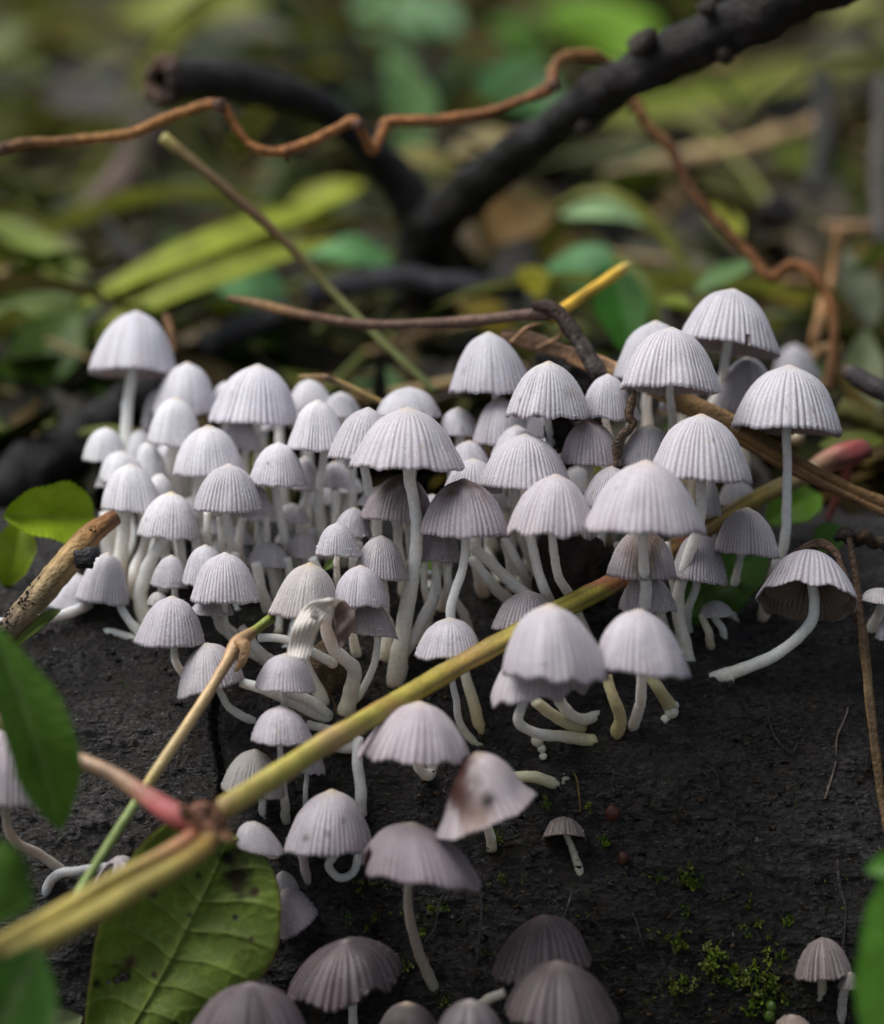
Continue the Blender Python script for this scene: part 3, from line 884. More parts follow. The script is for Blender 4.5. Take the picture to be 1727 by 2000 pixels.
mush((490,1917),(375,2035),(608,2035),[(490,2050),(495,2120)],-2.1,'large blurred grey cap over the lower end of the big leaf',furrow=1.5,ngr=34,k=.25,tint=(.165,.135,.14),e=4,amp=.04,ap=(.46,.40,.39),apw=.09)
mush((918,1950),(850,2030),(990,2030),[(918,2040),(918,2100)],-2.0,'grey cap with a pale tip cut by the bottom edge, right of the bare stalk',furrow=1.5,ngr=34,k=.3,tint=(.20,.175,.178),ap=(.50,.44,.42),apw=.2,amp=.04)
mush((795,1955),(735,2030),(860,2030),[(795,2040),(795,2100)],-1.5,'brown ribbed cap cut by the bottom edge, left of the bare stalk foot',k=.25,tint=(.21,.17,.17),furrow=1.5,amp=.04)
mush((1605,1830),(1557,1912),(1661,1900),[(1607,1905),(1603,1945),(1582,1970),(1590,2000)],-.6,'small brown ribbed mushroom in the lower right corner',sw=22,k=.15,tint=(.33,.275,.255),e=0,amp=.035,furrow=1.4,ngr=34,ap=(.26,.20,.18),bt=(.50,.45,.33),st=(.42,.38,.31))
mush((1660,1898),(1638,1930),(1680,1926),[(1652,1932),(1645,1965),(1638,2010)],-.75,'tiny brown cap beside the small ribbed one in the lower right corner',sw=19,k=.1,tint=(.32,.27,.26),amp=.04,ngr=26,st=(.45,.43,.42),bt=(.4,.38,.36))
mush((1547,1981),(1510,2020),(1588,2020),[(1547,2030),(1547,2060)],-.8,'light brown cap top just entering at the bottom edge near the lower right',tint=(.40,.31,.25),k=.1)
mush((15,1415),(-75,1562),(92,1568),[(10,1575),(25,1640),(80,1670),(160,1728)],-1.4,'big grey mushroom cut by the left edge, behind the hanging green leaf',sw=22,k=.15,tint=(.46,.41,.42),e=3,furrow=1.3,amp=.03,st=(.40,.38,.35),bt=(.40,.37,.33),flarew=1.1)
mush((228,1672),(185,1730),(262,1700),[(160,1700),(105,1715),(70,1790)],-.9,'crumpled pale cap behind the paired front stems, on a bent bluish stalk',sw=22,k=.3,tint=(.52,.46,.46),wave=.16,st=(.44,.46,.48),bt=(.40,.43,.46),flarew=1.1,hole=[(215,262,.5)])
mush((1552,672),(1512,738),(1600,742),[(1555,745),(1555,860)],5.0,'out of focus white cap far behind the highest right mushroom',tint=(.60,.585,.60),k=.15,db=4.2)
mush((1386,930),(1366,1005),(1408,1008),[(1386,1010),(1386,1070)],.5,'striped brownish cap wedged behind the large pale right mushroom',k=.05,tint=(.42,.36,.33))
mush((1440,935),(1402,985),(1484,992),[(1440,995),(1442,1060)],1.6,'soft pale cap behind the green plant stem on the right',tint=(.50,.46,.42),k=.2)
mush((212,1078),(152,1168),(248,1180),[(235,1180),(255,1215),(285,1250)],1.0,'blurred pale cap right behind the spotted stick',sw=18,k=.1,tint=(.58,.54,.545),e=5)
mush((150,1118),(88,1180),(180,1192),[(128,1195),(160,1225),(230,1238),(285,1258)],1.3,'blurred white cap under the spotted stick with a long stalk lying to the right',sw=17,k=.2,tint=(.60,.58,.58),st=(.66,.66,.64),bt=(.64,.62,.54))
mush((1395,1172),(1368,1205),(1432,1200),[(1395,1206),(1412,1232),(1408,1272)],.5,'dim little mushroom low between the hooked stalks on the right',sw=16,k=.2,tint=(.42,.40,.36),bt=(.55,.50,.36))
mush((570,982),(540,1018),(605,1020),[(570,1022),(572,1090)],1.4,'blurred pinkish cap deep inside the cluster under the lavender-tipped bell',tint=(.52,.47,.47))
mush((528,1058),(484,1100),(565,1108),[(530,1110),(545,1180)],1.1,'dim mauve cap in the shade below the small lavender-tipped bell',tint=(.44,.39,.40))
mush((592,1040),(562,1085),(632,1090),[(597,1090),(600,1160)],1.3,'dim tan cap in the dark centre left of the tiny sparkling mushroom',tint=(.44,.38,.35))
mush((740,950),(700,985),(770,990),[(735,995),(735,1080)],1.0,'pinkish cap edge seen under the left rim of the big central cap',tint=(.58,.53,.54))
mush((845,965),(815,1000),(880,1005),[(845,1005),(845,1080)],1.1,'pale cap bit between the dark brown cap and the dark-topped grey one',tint=(.62,.58,.59))
mush((1020,1000),(985,1040),(1060,1040),[(1000,1045),(1000,1110)],1.2,'soft pale cap behind the stalk of the broad ribbed sparkling mushroom',tint=(.60,.57,.56))
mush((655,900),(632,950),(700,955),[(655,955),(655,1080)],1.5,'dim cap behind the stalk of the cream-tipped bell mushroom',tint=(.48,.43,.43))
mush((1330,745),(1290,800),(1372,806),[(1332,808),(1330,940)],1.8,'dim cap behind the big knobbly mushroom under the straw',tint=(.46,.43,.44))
mush((470,820),(440,870),(515,880),[(478,880),(470,1040)],1.8,'pale cap behind the broad white ribbed rear mushroom stalk',tint=(.62,.59,.58))

# toppled, torn cap: two hanging flaps on one stalk
T0 = P(640, 1385, dlog(640, 1385) + .1)
torn = thing('mushroom', 'torn white cap split into two drooping flaps on a bent thick stalk', 'mushroom', T0, GRP)
sv, sf, scol, _ = stem_geo([(640, 1180), (640, 1225), (652, 1268), (690, 1305), (686, 1350), (676, 1395)], [-.95, -.85, -.6, -.2, .1, dlog(676, 1395)], 29, 5, (.76, .73, .68), (.70, .66, .54), 1.35)
b = Bag(); b.add(sv, sf, scol); b.obj('stem', M_STEM, torn, T0)


def flap(parent, name, ptsL, ptsR, d, colo, coli, bulge=.12, nr=30, nc=24, hole=None):
    """curved cap fragment between two edge polylines (pixels), with thickness"""
    a = spline(np.array([[x, y, 0] for x, y in ptsL], float), nr)
    b_ = spline(np.array([[x, y, 0] for x, y in ptsR], float), nr)
    V = np.zeros((nr, nc, 3))
    for j in range(nc):
        t = j / (nc - 1)
        q = a * (1 - t) + b_ * t
        for i in range(nr):
            dd = d - bulge * math.sin(math.pi * t) - .05 * math.sin(3 * t + i * .4)
            dd += .010 * math.cos(t * 40)
            V[i, j] = P(q[i, 0], q[i, 1], dd)
    back = V + FWD * 0.035
    B2 = Bag()
    n = nr * nc
    jj = np.tile(np.linspace(0, 1, nc), nr)
    c1 = np.array(colo) * (1 - .22 * (0.5 + 0.5 * np.cos(jj * 40))[:, None])
    F2 = grid_faces(nr, nc)
    if hole:
        q = P(hole[0], hole[1], d)
        cc = V.reshape(-1, 3)[F2].mean(1) - q
        F2 = F2[((cc @ RGT) * PXCM / hole[2]) ** 2 + ((cc @ UPV) * PXCM / hole[3]) ** 2 > 1]
    B2.add(np.vstack([V.reshape(-1, 3), back.reshape(-1, 3)]), np.vstack([F2, F2[:, ::-1] + n]), np.vstack([c1, np.tile(coli, (n, 1))]))
    return B2.obj(name, M_CAP, parent, T0)


flap(torn, 'cap_flap', [(640, 1167), (600, 1180), (573, 1220), (560, 1278)], [(672, 1172), (645, 1196), (622, 1232), (603, 1290)], -1.0, (.72, .67, .62), (.34, .24, .18), bulge=.07, hole=(616, 1200, 8, 11))
fl = flap(torn, 'cap_flap', [(655, 1180), (652, 1205), (655, 1235), (662, 1266)], [(673, 1172), (692, 1198), (690, 1228), (672, 1262)], -.85, (.20, .15, .13), (.15, .10, .09))
fl['label'] = 'dark gill-side flap of the torn cap'

# stalks whose caps have gone or cannot be seen
def bare(pts, ds, wpx, label, st=(.78, .76, .72), bt=(.72, .68, .55), flarew=1.3, group='pale mushroom stalks without a visible cap', rough=.08):
    COUNT[0] += 1
    loc = P(pts[-1][0], pts[-1][1], ds[-1])
    sv, sf, sc_, _ = stem_geo(pts, ds, wpx, COUNT[0], st, bt, flarew, rough, 14)
    b = Bag()
    b.add(sv, sf, sc_)
    o = b.obj('mushroom_stalk', M_STEM, None, loc)
    return tag(o, label, 'mushroom stalk', group)


def dl(px, py, o=0.10):
    return dlog(px, py) + o


bare([(700, 1440), (698, 1480), (703, 1530), (705, 1592)], [-.5, -.5, -.45, -.35], 26, 'thick frosty white stalk rising below the yellow stem', (.72, .71, .70), (.62, .62, .60), 1.0)
bare([(470, 1332), (530, 1352), (600, 1385), (655, 1412)], [-.3, -.25, 0, dl(655, 1412)], 24, 'pale stalk slanting from the twig-crossed cap to the stalk bundle')
bare([(560, 1352), (610, 1372), (650, 1412)], [-.2, 0, dl(650, 1412)], 26, 'short pale stalk behind the low wide lavender cap')
bare([(505, 1245), (560, 1250), (640, 1290), (650, 1300)], [.1, .1, .2, dl(650, 1300)], 20, 'bright curved stalk arching behind the torn cap', (.80, .78, .75))
bare([(470, 1225), (510, 1275), (540, 1300)], [.3, .35, dl(540, 1300)], 24, 'slanting pale stalk left of the torn cap')
bare([(700, 1120), (735, 1180), (760, 1230), (748, 1290)], [.9, .8, .6, dl(748, 1290)], 24, 'pale stalk left of the central stalk foot')
bare([(860, 1090), (845, 1170), (805, 1250), (770, 1300)], [.6, .6, .5, dl(770, 1300)], 24, 'pale stalk leaning into the central stalk foot from the right')
bare([(925, 1070), (985, 1125), (1045, 1175), (1090, 1215)], [.3, .4, .5, dl(1090, 1215)], 26, 'slanting stalk, upper one left of the black bark chunk', (.80, .78, .74))
bare([(920, 1090), (960, 1140), (1020, 1195)], [.5, .6, dl(1020, 1195)], 24, 'slanting stalk, lower one left of the black bark chunk', (.80, .78, .74))
bare([(1035, 1045), (1050, 1110), (1075, 1180), (1085, 1215)], [.1, .1, .2, dl(1085, 1215)], 24, 'translucent stalk directly left of the black bark chunk', (.52, .52, .51))
bare([(985, 1050), (1015, 1110), (1050, 1165)], [.5, .6, dl(1050, 1165)], 22, 'dim stalk under the broad ribbed sparkling mushroom', (.80, .78, .74))
bare([(880, 1160), (905, 1200), (915, 1240)], [.6, .7, dl(915, 1240)], 22, 'short dim stalk above the neat small white cap', (.55, .53, .50))
bare([(1185, 1320), (1200, 1365), (1212, 1405), (1200, 1440)], [-.3, -.3, -.1, dl(1200, 1440)], 27, 'thick yellowish stalk between the two front caps', (.56, .50, .30), (.52, .45, .22))
bare([(1265, 1315), (1290, 1350), (1315, 1392)], [-.3, -.2, dl(1315, 1392)], 28, 'thick yellowish stalk foot right of the front pair', (.54, .50, .30), (.55, .48, .24))
bare([(1045, 1370), (1085, 1400), (1140, 1425)], [-.5, -.3, dl(1140, 1425)], 27, 'yellowish stalk lying under the ragged striped cap', (.60, .56, .40), (.58, .52, .28))
bare([(1000, 1518), (1045, 1518), (1090, 1530), (1108, 1512), (1092, 1502)], [-.3, -.25, -.1, -.1, dl(1092, 1502)], 28, 'cream stalk curling against the log below the front caps', (.62, .60, .42), (.66, .62, .50), 1.1)
bare([(640, 1455), (680, 1462), (702, 1450)], [-.1, -.1, dl(702, 1450)], 24, 'pale stalk stub with dew under the yellow stem', (.66, .64, .60))
bare([(600, 1415), (640, 1425), (662, 1432)], [.0, .05, dl(662, 1432)], 22, 'pale stalk stub at the stalk bundle left of the yellow stem', (.64, .62, .56))
bare([(1300, 1060), (1318, 1150), (1330, 1240)], [.4, .4, dl(1330, 1240)], 22, 'dim stalk behind the long right front stalk', (.50, .48, .45))
bare([(1370, 1200), (1385, 1240), (1388, 1275)], [.4, .4, dl(1388, 1275)], 18, 'short dim stalk beside the hooked stalk', (.46, .44, .36), (.50, .45, .3))
bare([(590, 1668), (598, 1705), (606, 1755)], [-.5, -.45, dl(606, 1755)], 22, 'grey-mauve frosted stalk under the dirt-specked cap', (.44, .40, .41), (.40, .36, .37), 1.0)
bare([(552, 1525), (556, 1570), (560, 1620)], [-.5, -.45, dl(560, 1620)], 22, 'beaded translucent stalk crossed by the yellow stem', (.50, .50, .44), (.58, .56, .46), 1.0, rough=.16)
bare([(-15, 1215), (60, 1212), (130, 1198), (180, 1178)], [.6, .7, .9, 1.2], 20, 'bluish white stalk passing behind the spotted stick', (.60, .64, .66), (.60, .62, .62))
bare([(985, 1940), (955, 1952), (930, 1975)], [-1.4, -1.3, -1.0], 24, 'short pale stalk at the bottom beside the overlapping brown caps', (.42, .40, .35), (.42, .40, .34))
bare([(205, 1000), (212, 1080), (225, 1140)], [1.8, 1.8, dl(225, 1140)], 26, 'white stalk at the far left behind the spotted stick', (.80, .78, .74))
bare([(300, 985), (285, 1060), (262, 1120), (270, 1180)], [1.3, 1.4, 1.2, dl(270, 1180)], 24, 'white stalk left of the yellow-tipped cap stalk', (.80, .78, .74))
for (x0, y0, x1, y1, wpx, dd, wh) in ((405,1000,412,1110,18,.9,'under the thick-stalked left cap'),(430,1010,445,1120,16,.9,'left of the sparkling mushroom stalk'),(520,1010,520,1130,16,1.2,'in the shade under the mauve cap'),(655,960,672,1110,18,1.2,'right of the long straight stalk'),(690,905,690,1080,16,1.1,'under the tilted grey-rimmed cap'),(585,1000,588,1110,15,1.3,'deep under the pinkish caps'),(830,1100,842,1200,16,.6,'right of the central stalk'),(1135,1050,1150,1150,20,.8,'behind the black bark chunk'),(1175,1050,1188,1140,18,.7,'right of the black bark chunk'),(1205,1060,1225,1150,18,.6,'left of the brown hollow-looking cap'),(960,970,962,1080,24,.9,'left of the broad ribbed cap stalk'),(380,1050,392,1130,16,1.0,'above the sparkling lower left cap'),(560,1090,580,1190,22,1.0,'between the mauve cap and the tan one'),(610,1090,640,1180,22,.9,'rising behind the tan mushroom'),(500,1100,530,1200,24,.8,'slanting left of the tan mushroom'),(460,1080,478,1180,22,.9,'behind the right shoulder of the sparkling lower left cap'),(350,1050,362,1150,20,1.0,'behind the tiny soft white mushroom'),(320,1060,318,1170,22,1.1,'left of the tiny soft white mushroom'),(700,1060,712,1160,20,.8,'behind the cream-grey bell cap'),(800,1020,806,1120,20,.6,'behind the central stalk'),(875,1100,862,1190,20,.5,'left of the dark-topped cap stalk'),(930,1050,945,1160,24,.7,'right of the dark-topped cap stalk'),(985,1060,1000,1150,20,.8,'below the soft pale cap'),(1345,1060,1345,1150,18,.6,'left of the hooked stalk')):
    bare([(x0, y0), ((x0 + x1) / 2 + random.uniform(-6, 6), (y0 + y1) / 2), (x1, y1)], [dd, dd + .1, max(dl(x1, y1), dd)], wpx, 'dim pale stalk ' + wh, (.82, .79, .74), (.70, .65, .56))

# the crowd of small pale caps deep between the stalks
rs = np.random.default_rng(77)
spots = [(395, 1010), (425, 1040), (515, 1015), (560, 1060), (640, 985), (680, 960), (470, 1060), (300, 1030), (350, 1020), (330, 905), (385, 890), (430, 880), (520, 840), (545, 815), (600, 830), (690, 850), (840, 1120), (925, 1010), (960, 1000), (1050, 1010), (1130, 1000), (1180, 1020), (880, 905), (1090, 880), (1130, 960), (250, 985), (215, 950), (480, 1150), (560, 1150), (620, 1060), (545, 1100), (460, 1100)]
WHERE = ['under the thick-stalked left cap', 'left of the round sparkling cap stalk', 'right of the round sparkling cap stalk', 'left of the tan-topped mushroom', 'behind the long straight stalk left of centre', 'under the tilted grey-rimmed bell', 'under the round sparkling cap', 'just right of the yellow-tipped mushroom', 'above the tiny soft white mushroom', 'between the leftmost white caps and the plump one', 'left of the thick-stalked left cap top', 'right of the thick-stalked left cap top', 'right of the broad rear cap stalk', 'above the small lavender-tipped bell', 'left of the cream-tipped bell', 'right of the cream-tipped bell', 'right of the long central stalk, low down', 'right of the dark-topped cap, half hidden', 'under the left rim of the broad sparkling cap', 'under the right rim of the broad sparkling cap', 'left of the mauve dusky-topped stalk', 'right of the mauve dusky-topped stalk', 'behind the right rim of the big central cap', 'under the right rim of the smeared cap', 'left of the wedged pinkish ribbed cap', 'behind the white ribbed left edge cap', 'behind the farthest left white cap stalk', 'lowest one, right of the sparkling lower left cap', 'lowest one, directly behind the tan-topped mushroom', 'above the tiny sparkling mushroom', 'above left of the tan-topped mushroom', 'above right of the sparkling lower left cap']
for (x, y), wh in zip(spots, WHERE):
    ww = rs.uniform(24, 40)
    hh = ww * rs.uniform(.95, 1.4)
    tl = rs.uniform(-.12, .12) * ww
    x += rs.normal(0, 5)
    dd = 1.3 + max(0, (1150 - y)) / 330 + rs.uniform(0, .4)
    tn = np.array((.70, .68, .68)) * rs.uniform(.82, 1.08)
    mush((x + tl, y - hh), (x - ww, y + tl), (x + ww, y - tl), [(x, y + 6), (x + rs.normal(0, 6), y + 70), (x + rs.normal(0, 14), max(y + 140, 1080))], dd, 'small shaded cap ' + wh, sw=rs.uniform(16, 24), k=.12, tint=tuple(tn), group='small pale caps crowded deep in the cluster')
# ------------------------------------------------------------------ stems, twigs and branches
def pxtube(pts, ds, wpx, n=None, sides=12, rough=0.05, seed=0, freq=5, flat=1.0, caps=True):
    """tube geometry through pixels at depths; wpx one width or one per point"""
    n = n or max(20, len(pts) * 9)
    pw = np.array([P(x, y, d) for (x, y), d in zip(pts, ds)])
    wp = np.broadcast_to(np.asarray(wpx, float), (len(pts),))
    rad = np.array([wv / 2 * (D0 + d) / D0 / PXCM for wv, d in zip(wp, ds)])
    q = spline(np.column_stack([pw, rad]), n)
    return tube_geo(q[:, :3], np.maximum(q[:, 3], 0.004), sides, rough, seed, freq, flat, caps)


def streak(C, sides, seed, amt=.42):
    # fibres running lengthwise in the bark
    n = (len(C) - 2) // sides if len(C) % sides == 2 else len(C) // sides
    rs = np.random.default_rng(seed + 400)
    q = rs.normal(0, 1, (6, sides))
    f = np.stack([np.interp(np.arange(n), np.linspace(0, n, 6), q[:, k]) for k in range(sides)], 1)
    C = C.copy()
    C[:n * sides] *= np.clip(1 + amt * f, .4, 1.7).reshape(-1, 1)
    return C


def stick(name, label, cat, pts, ds, wpx, ramp, mat, seed=0, rough=.08, sides=12, n=None, freq=5, group=None, flat=1.0):
    V, F, t = pxtube(pts, ds, wpx, n, sides, rough, seed, freq, flat)
    b = Bag()
    b.add(V, F, streak(lerp3(ramp, t), sides, seed))
    o = b.obj(name, mat, None, P(pts[-1][0], pts[-1][1], ds[-1]))
    return tag(o, label, cat, group)


def part_tube(parent, name, pts, ds, wpx, ramp, mat, seed=0, rough=.08, sides=12, n=None, freq=5, flat=1.0, caps=True, spots=None):
    V, F, t = pxtube(pts, ds, wpx, n, sides, rough, seed, freq, flat, caps)
    b = Bag()
    C = streak(lerp3(ramp, t), sides, seed)
    if spots is not None:
        mk = np.clip((fbm(V * 1.6, 2, 77) - .38) * 3, 0, .8)[:, None]
        C = C * (1 - mk) + np.array(spots) * mk
    b.add(V, F, C)
    base = parent.matrix_basis.translation if parent.parent is None else parent.parent.matrix_basis.translation
    return b.obj(name, mat, parent, np.array(base))


def leaf_geo(base, tip, wpx, db, dt, col, face=(0, -.6, .8), bend=.15, fold=.25, wav=.05, vein=None, nL=46, nW=13, seed=0, shape=(.85, .75)):
    """leaf blade: pixel base and tip at their depths, width in pixels; face = way its upper side looks"""
    a, b = P(base[0], base[1], db), P(tip[0], tip[1], dt)
    ax = b - a
    Ln = np.linalg.norm(ax)
    ax = ax / Ln
    fv = np.array(face, float)
    fv -= ax * np.dot(fv, ax)
    fv /= np.linalg.norm(fv)
    sd_ = np.cross(ax, fv)
    Wd = wpx / 2 * (D0 + (db + dt) / 2) / D0 / PXCM
    t = np.linspace(0, 1, nL)[:, None]
    u = np.linspace(-1, 1, nW)[None, :]
    prof = (np.sin(math.pi * t ** shape[0]) ** shape[1]) + .02
    rs = np.random.default_rng(seed)
    ph = rs.uniform(0, 6, 3)
    hgt = bend * Ln * np.sin(math.pi * t) + fold * Wd * np.abs(u) * prof + wav * Wd * np.sin(9 * t + ph[0] + 1.5 * u) * np.abs(u)
    edge = 1 + .04 * np.sin(17 * t + ph[1]) - .07 * ((t * 15 + ph[2]) % 1.0)
    V = a + ax * (t * Ln)[..., None] * np.ones_like(u)[..., None] + sd_ * (u * prof * Wd * edge)[..., None] + fv * hgt[..., None]
    c = np.empty((nL, nW, 3))
    c[:] = col
    if vein is not None:
        mid = np.exp(-(u / .10) ** 2) * np.ones_like(t)
        lat = np.clip(1 - np.abs(((t * 9 - np.abs(u) * 1.6) % 1) - .5) * 7, 0, 1) * .35 * (np.abs(u) < .95)
        m = np.maximum(mid * .8, lat)[..., None]
        c = c * (1 - m) + np.array(vein) * m
    top = V.reshape(-1, 3)
    bot = (V - fv * .02).reshape(-1, 3)
    n = nL * nW
    f = grid_faces(nL, nW)
    rim = []
    idx = np.arange(n).reshape(nL, nW)
    loop = np.concatenate([idx[0, :], idx[1:, -1], idx[-1, -2::-1], idx[-2:0:-1, 0]])
    l2 = np.roll(loop, -1)
    rim = np.stack([loop, l2, l2 + n, loop + n], 1)
    return np.vstack([top, bot]), np.vstack([f, f[:, ::-1] + n, rim]), np.vstack([c.reshape(-1, 3)] * 2)


# brown wandering vine
V1 = [(-30, 296), (0, 292), (60, 280), (130, 275), (250, 262), (340, 225), (425, 203), (452, 235), (490, 283), (540, 297), (600, 280), (650, 255), (690, 238), (712, 268), (728, 293), (745, 262), (762, 238), (850, 235), (940, 222), (1010, 198), (1072, 172), (1080, 135), (1105, 110), (1160, 108), (1200, 132), (1230, 185), (1270, 250), (1310, 290), (1345, 360), (1400, 430), (1460, 490), (1505, 540), (1545, 516), (1590, 535), (1622, 590), (1630, 660), (1618, 760)]
d1 = np.interp(np.arange(len(V1)), [0, 12, 20, 24, 30, 36], [2.4, 2.6, 3.4, 4.6, 4.2, 3.6])
vine = thing('vine', 'brown wandering vine looping in the air from the left edge to the right', 'vine', P(*V1[-1], d1[-1]))
wv = np.full(len(V1), 22.0)
for k_ in (6, 12, 20, 31):
    wv[k_] = 27
wv[29:] = 23
wv = wv * np.random.default_rng(2).uniform(.84, 1.14, len(wv))
ORG, DBR = (.20, .085, .025), (.085, .040, .020)
rmp = [(0, DBR), (.1, (.25, .12, .035)), (.22, ORG), (.36, (.24, .10, .03)), (.5, (.20, .085, .035)), (.62, (.26, .13, .04)), (.72, (.13, .06, .025)), (.85, (.19, .08, .025)), (.93, ORG), (1, (.13, .06, .02))]
part_tube(vine, 'stem', V1, d1, wv, rmp, M_BARK, 3, .22, 14, 420, 5)
for (x, y, x2, y2, dd) in ((428, 205, 440, 195, 2.5), (700, 243, 716, 240, 2.6), (1083, 168, 1092, 176, 3.4), (5, 290, -8, 282, 2.3)):
    part_tube(vine, 'knot', [(x - 10, y + 3), (x, y), (x2, y2)], [dd - .12, dd - .1, dd - .1], [16, 24, 8], [(0, (.12, .06, .04)), (1, (.06, .035, .03))], M_BARK, 9, .3, 8, 12, 9)

for pts in ([(545, 297), (556, 306), (560, 318)], [(945, 222), (958, 210), (962, 200)], [(1345, 360), (1358, 352), (1372, 350)], [(1240, 200), (1230, 212), (1226, 226)]):
    part_tube(vine, 'side_shoot', pts, [np.interp(pts[0][0], [0, 545, 1100, 1300], [2.4, 2.6, 4, 4.4])] * 3, [13, 9, 4], [(0, (.16, .07, .025)), (1, (.10, .05, .025))], M_BARK, 33, .3, 7, 12, 8)
# black forked branch
fork = thing('forked_branch', 'black rotting forked branch behind the mushrooms with a broken hollow left end', 'branch', P(840, 560, 8.0))
BK = [(0, (.016, .013, .012)), (.5, (.010, .009, .009)), (1, (.011, .010, .0095))]
part_tube(fork, 'right_arm', [(1640, -70), (1540, -5), (1440, 50), (1350, 90), (1250, 140), (1130, 215), (1010, 300), (920, 375), (860, 430), (835, 480), (832, 580)], [2.6, 2.8, 3.0, 3.2, 3.5, 4.3, 5.5, 6.6, 7.4, 8.0, 8.6], [132, 118, 106, 98, 89, 84, 80, 86, 102, 114, 120], BK, M_BLACK, 4, .22, 30, 220, 2.6)
part_tube(fork, 'left_arm', [(322, 158), (385, 160), (450, 162), (540, 178), (640, 225), (720, 290), (785, 360), (835, 440), (850, 500)], [5.2, 5.65, 5.9, 6.2, 6.8, 7.2, 7.6, 7.9, 8.2], [84, 88, 84, 78, 70, 72, 84, 96, 96], BK, M_BLACK, 6, .18, 22, 110, 2.0, caps=False)
HP = P(322, 158, 5.2)
HT = P(395, 160, 5.7) - HP
HT /= np.linalg.norm(HT)
HN = np.cross(HT, FWD); HN /= np.linalg.norm(HN)
HB = np.cross(HT, HN)
HR = 40 / PXCM * 1.17
ring = []
rs = np.random.default_rng(4)
for a in np.linspace(0, 2 * math.pi, 25)[:-1]:
    ring.append(HP + (HN * math.cos(a) + HB * math.sin(a)) * HR * .86 + HT * rs.normal(0, .05))
ring.append(ring[0])
b = Bag()
V, F, t = tube_geo(spline(ring, 90), .085, 10, .5, 3, 7)
b.add(V, F, lerp3([(0, (.09, .05, .03)), (.3, (.03, .02, .018)), (.6, (.10, .06, .04)), (1, (.09, .05, .03))], t))
b.obj('broken_rim', M_BARK, fork, np.array(fork.location))
b = Bag()
V, F, t = tube_geo(spline([HP + HT * .03, HP + HT * .5], 8), HR * .8, 20, .2, 5, 5, caps=False)
b.add(V, F[0][:, ::-1], lerp3([(0, (.16, .09, .055)), (.5, (.05, .03, .02)), (1, (.01, .008, .008))], t))
V, F, t = tube_geo(spline([HP + HT * .5, HP + HT * .55], 3), HR * .85, 20, 0)
b.add(V, F, (.008, .007, .007))
b.obj('hollow', M_BARK, fork, np.array(fork.location))
for (x, y, x2, y2, dd, ww) in ((1235, 95, 1275, 62, 3.3, 46), (1275, 70, 1240, 100, 3.1, 34), (1405, 95, 1425, 118, 3.0, 46), (1375, 20, 1392, 2, 2.8, 40), (1150, 240, 1130, 258, 4.1, 34), (1010, 262, 1000, 250, 5.2, 30)):
    part_tube(fork, 'knot', [(x, y), ((x + x2) / 2, (y + y2) / 2), (x2, y2)], [dd, dd - .05, dd], [ww, ww * .9, ww * .5], [(0, (.03, .024, .02)), (1, (.045, .035, .028))], M_BLACK, int(x), .4, 10, 14, 5)

# slanting thin stalk at the rear
stick('thin_stalk', 'thin straight stalk slanting down from the vine to the mushrooms, brown above and green below', 'stalk', [(318, 268), (400, 335), (500, 420), (560, 475), (640, 560), (740, 660), (850, 765)], [3.0, 3.0, 3.0, 3.0, 3.0, 2.9, 2.8], [26, 21, 21, 19, 18, 17, 15], [(0, (.30, .27, .08)), (.06, (.17, .12, .05)), (.3, (.12, .07, .03)), (.5, (.13, .10, .03)), (.65, (.17, .18, .06)), (1, (.13, .16, .05))], M_STALK, 5, .08, n=80)
# dry curved stem with its dark bent end
dry = thing('dry_twig', 'dry brown twig lying across behind the mushrooms, its dark end bent sharply down', 'twig', P(1170, 728, 1.2))
part_tube(dry, 'stem', [(445, 582), (500, 592), (600, 616), (720, 634), (870, 630), (1000, 618), (1075, 612)], [2.6, 2.5, 2.2, 2.0, 1.7, 1.5, 1.35], [10, 20, 18, 19, 20, 24, 24], [(0, (.20, .12, .06)), (.15, (.17, .10, .04)), (.3, (.09, .05, .03)), (.6, (.14, .08, .055)), (1, (.08, .05, .04))], M_STRAW, 8, .14, 10, 110, 4)
part_tube(dry, 'bent_end', [(1040, 596), (1072, 600), (1095, 618), (1125, 655), (1148, 690), (1172, 735)], [1.35, 1.3, 1.25, 1.2, 1.15, 1.1], [14, 30, 32, 30, 33, 34], [(0, (.04, .022, .016)), (.4, (.045, .03, .024)), (.7, (.085, .07, .06)), (1, (.05, .04, .036))], M_BLACK, 9, .28, 14, 70, 6)
stick('yellow_stalk', 'bright yellow broken stalk sticking up behind the bent dark stem end', 'stalk', [(1075, 622), (1100, 604), (1165, 560), (1212, 528), (1230, 515)], [2.0, 2.1, 2.5, 2.8, 2.9], [22, 22, 22, 22, 9], [(0, (.50, .30, .03)), (.8, (.52, .33, .04)), (1, (.55, .45, .16))], M_STALK, 2, .05, n=40)
stick('broken_straw', 'little straw with a dark broken end lying over the rear caps', 'straw', [(583, 735), (630, 737), (650, 742), (700, 765), (745, 785)], [1.75, 1.75, 1.75, 1.8, 1.9], [6, 13, 14, 13, 10], [(0, (.42, .30, .14)), (.25, (.30, .19, .08)), (.36, (.07, .04, .03)), (.45, (.32, .22, .09)), (1, (.35, .25, .09))], M_STRAW, 3, .12, n=40)
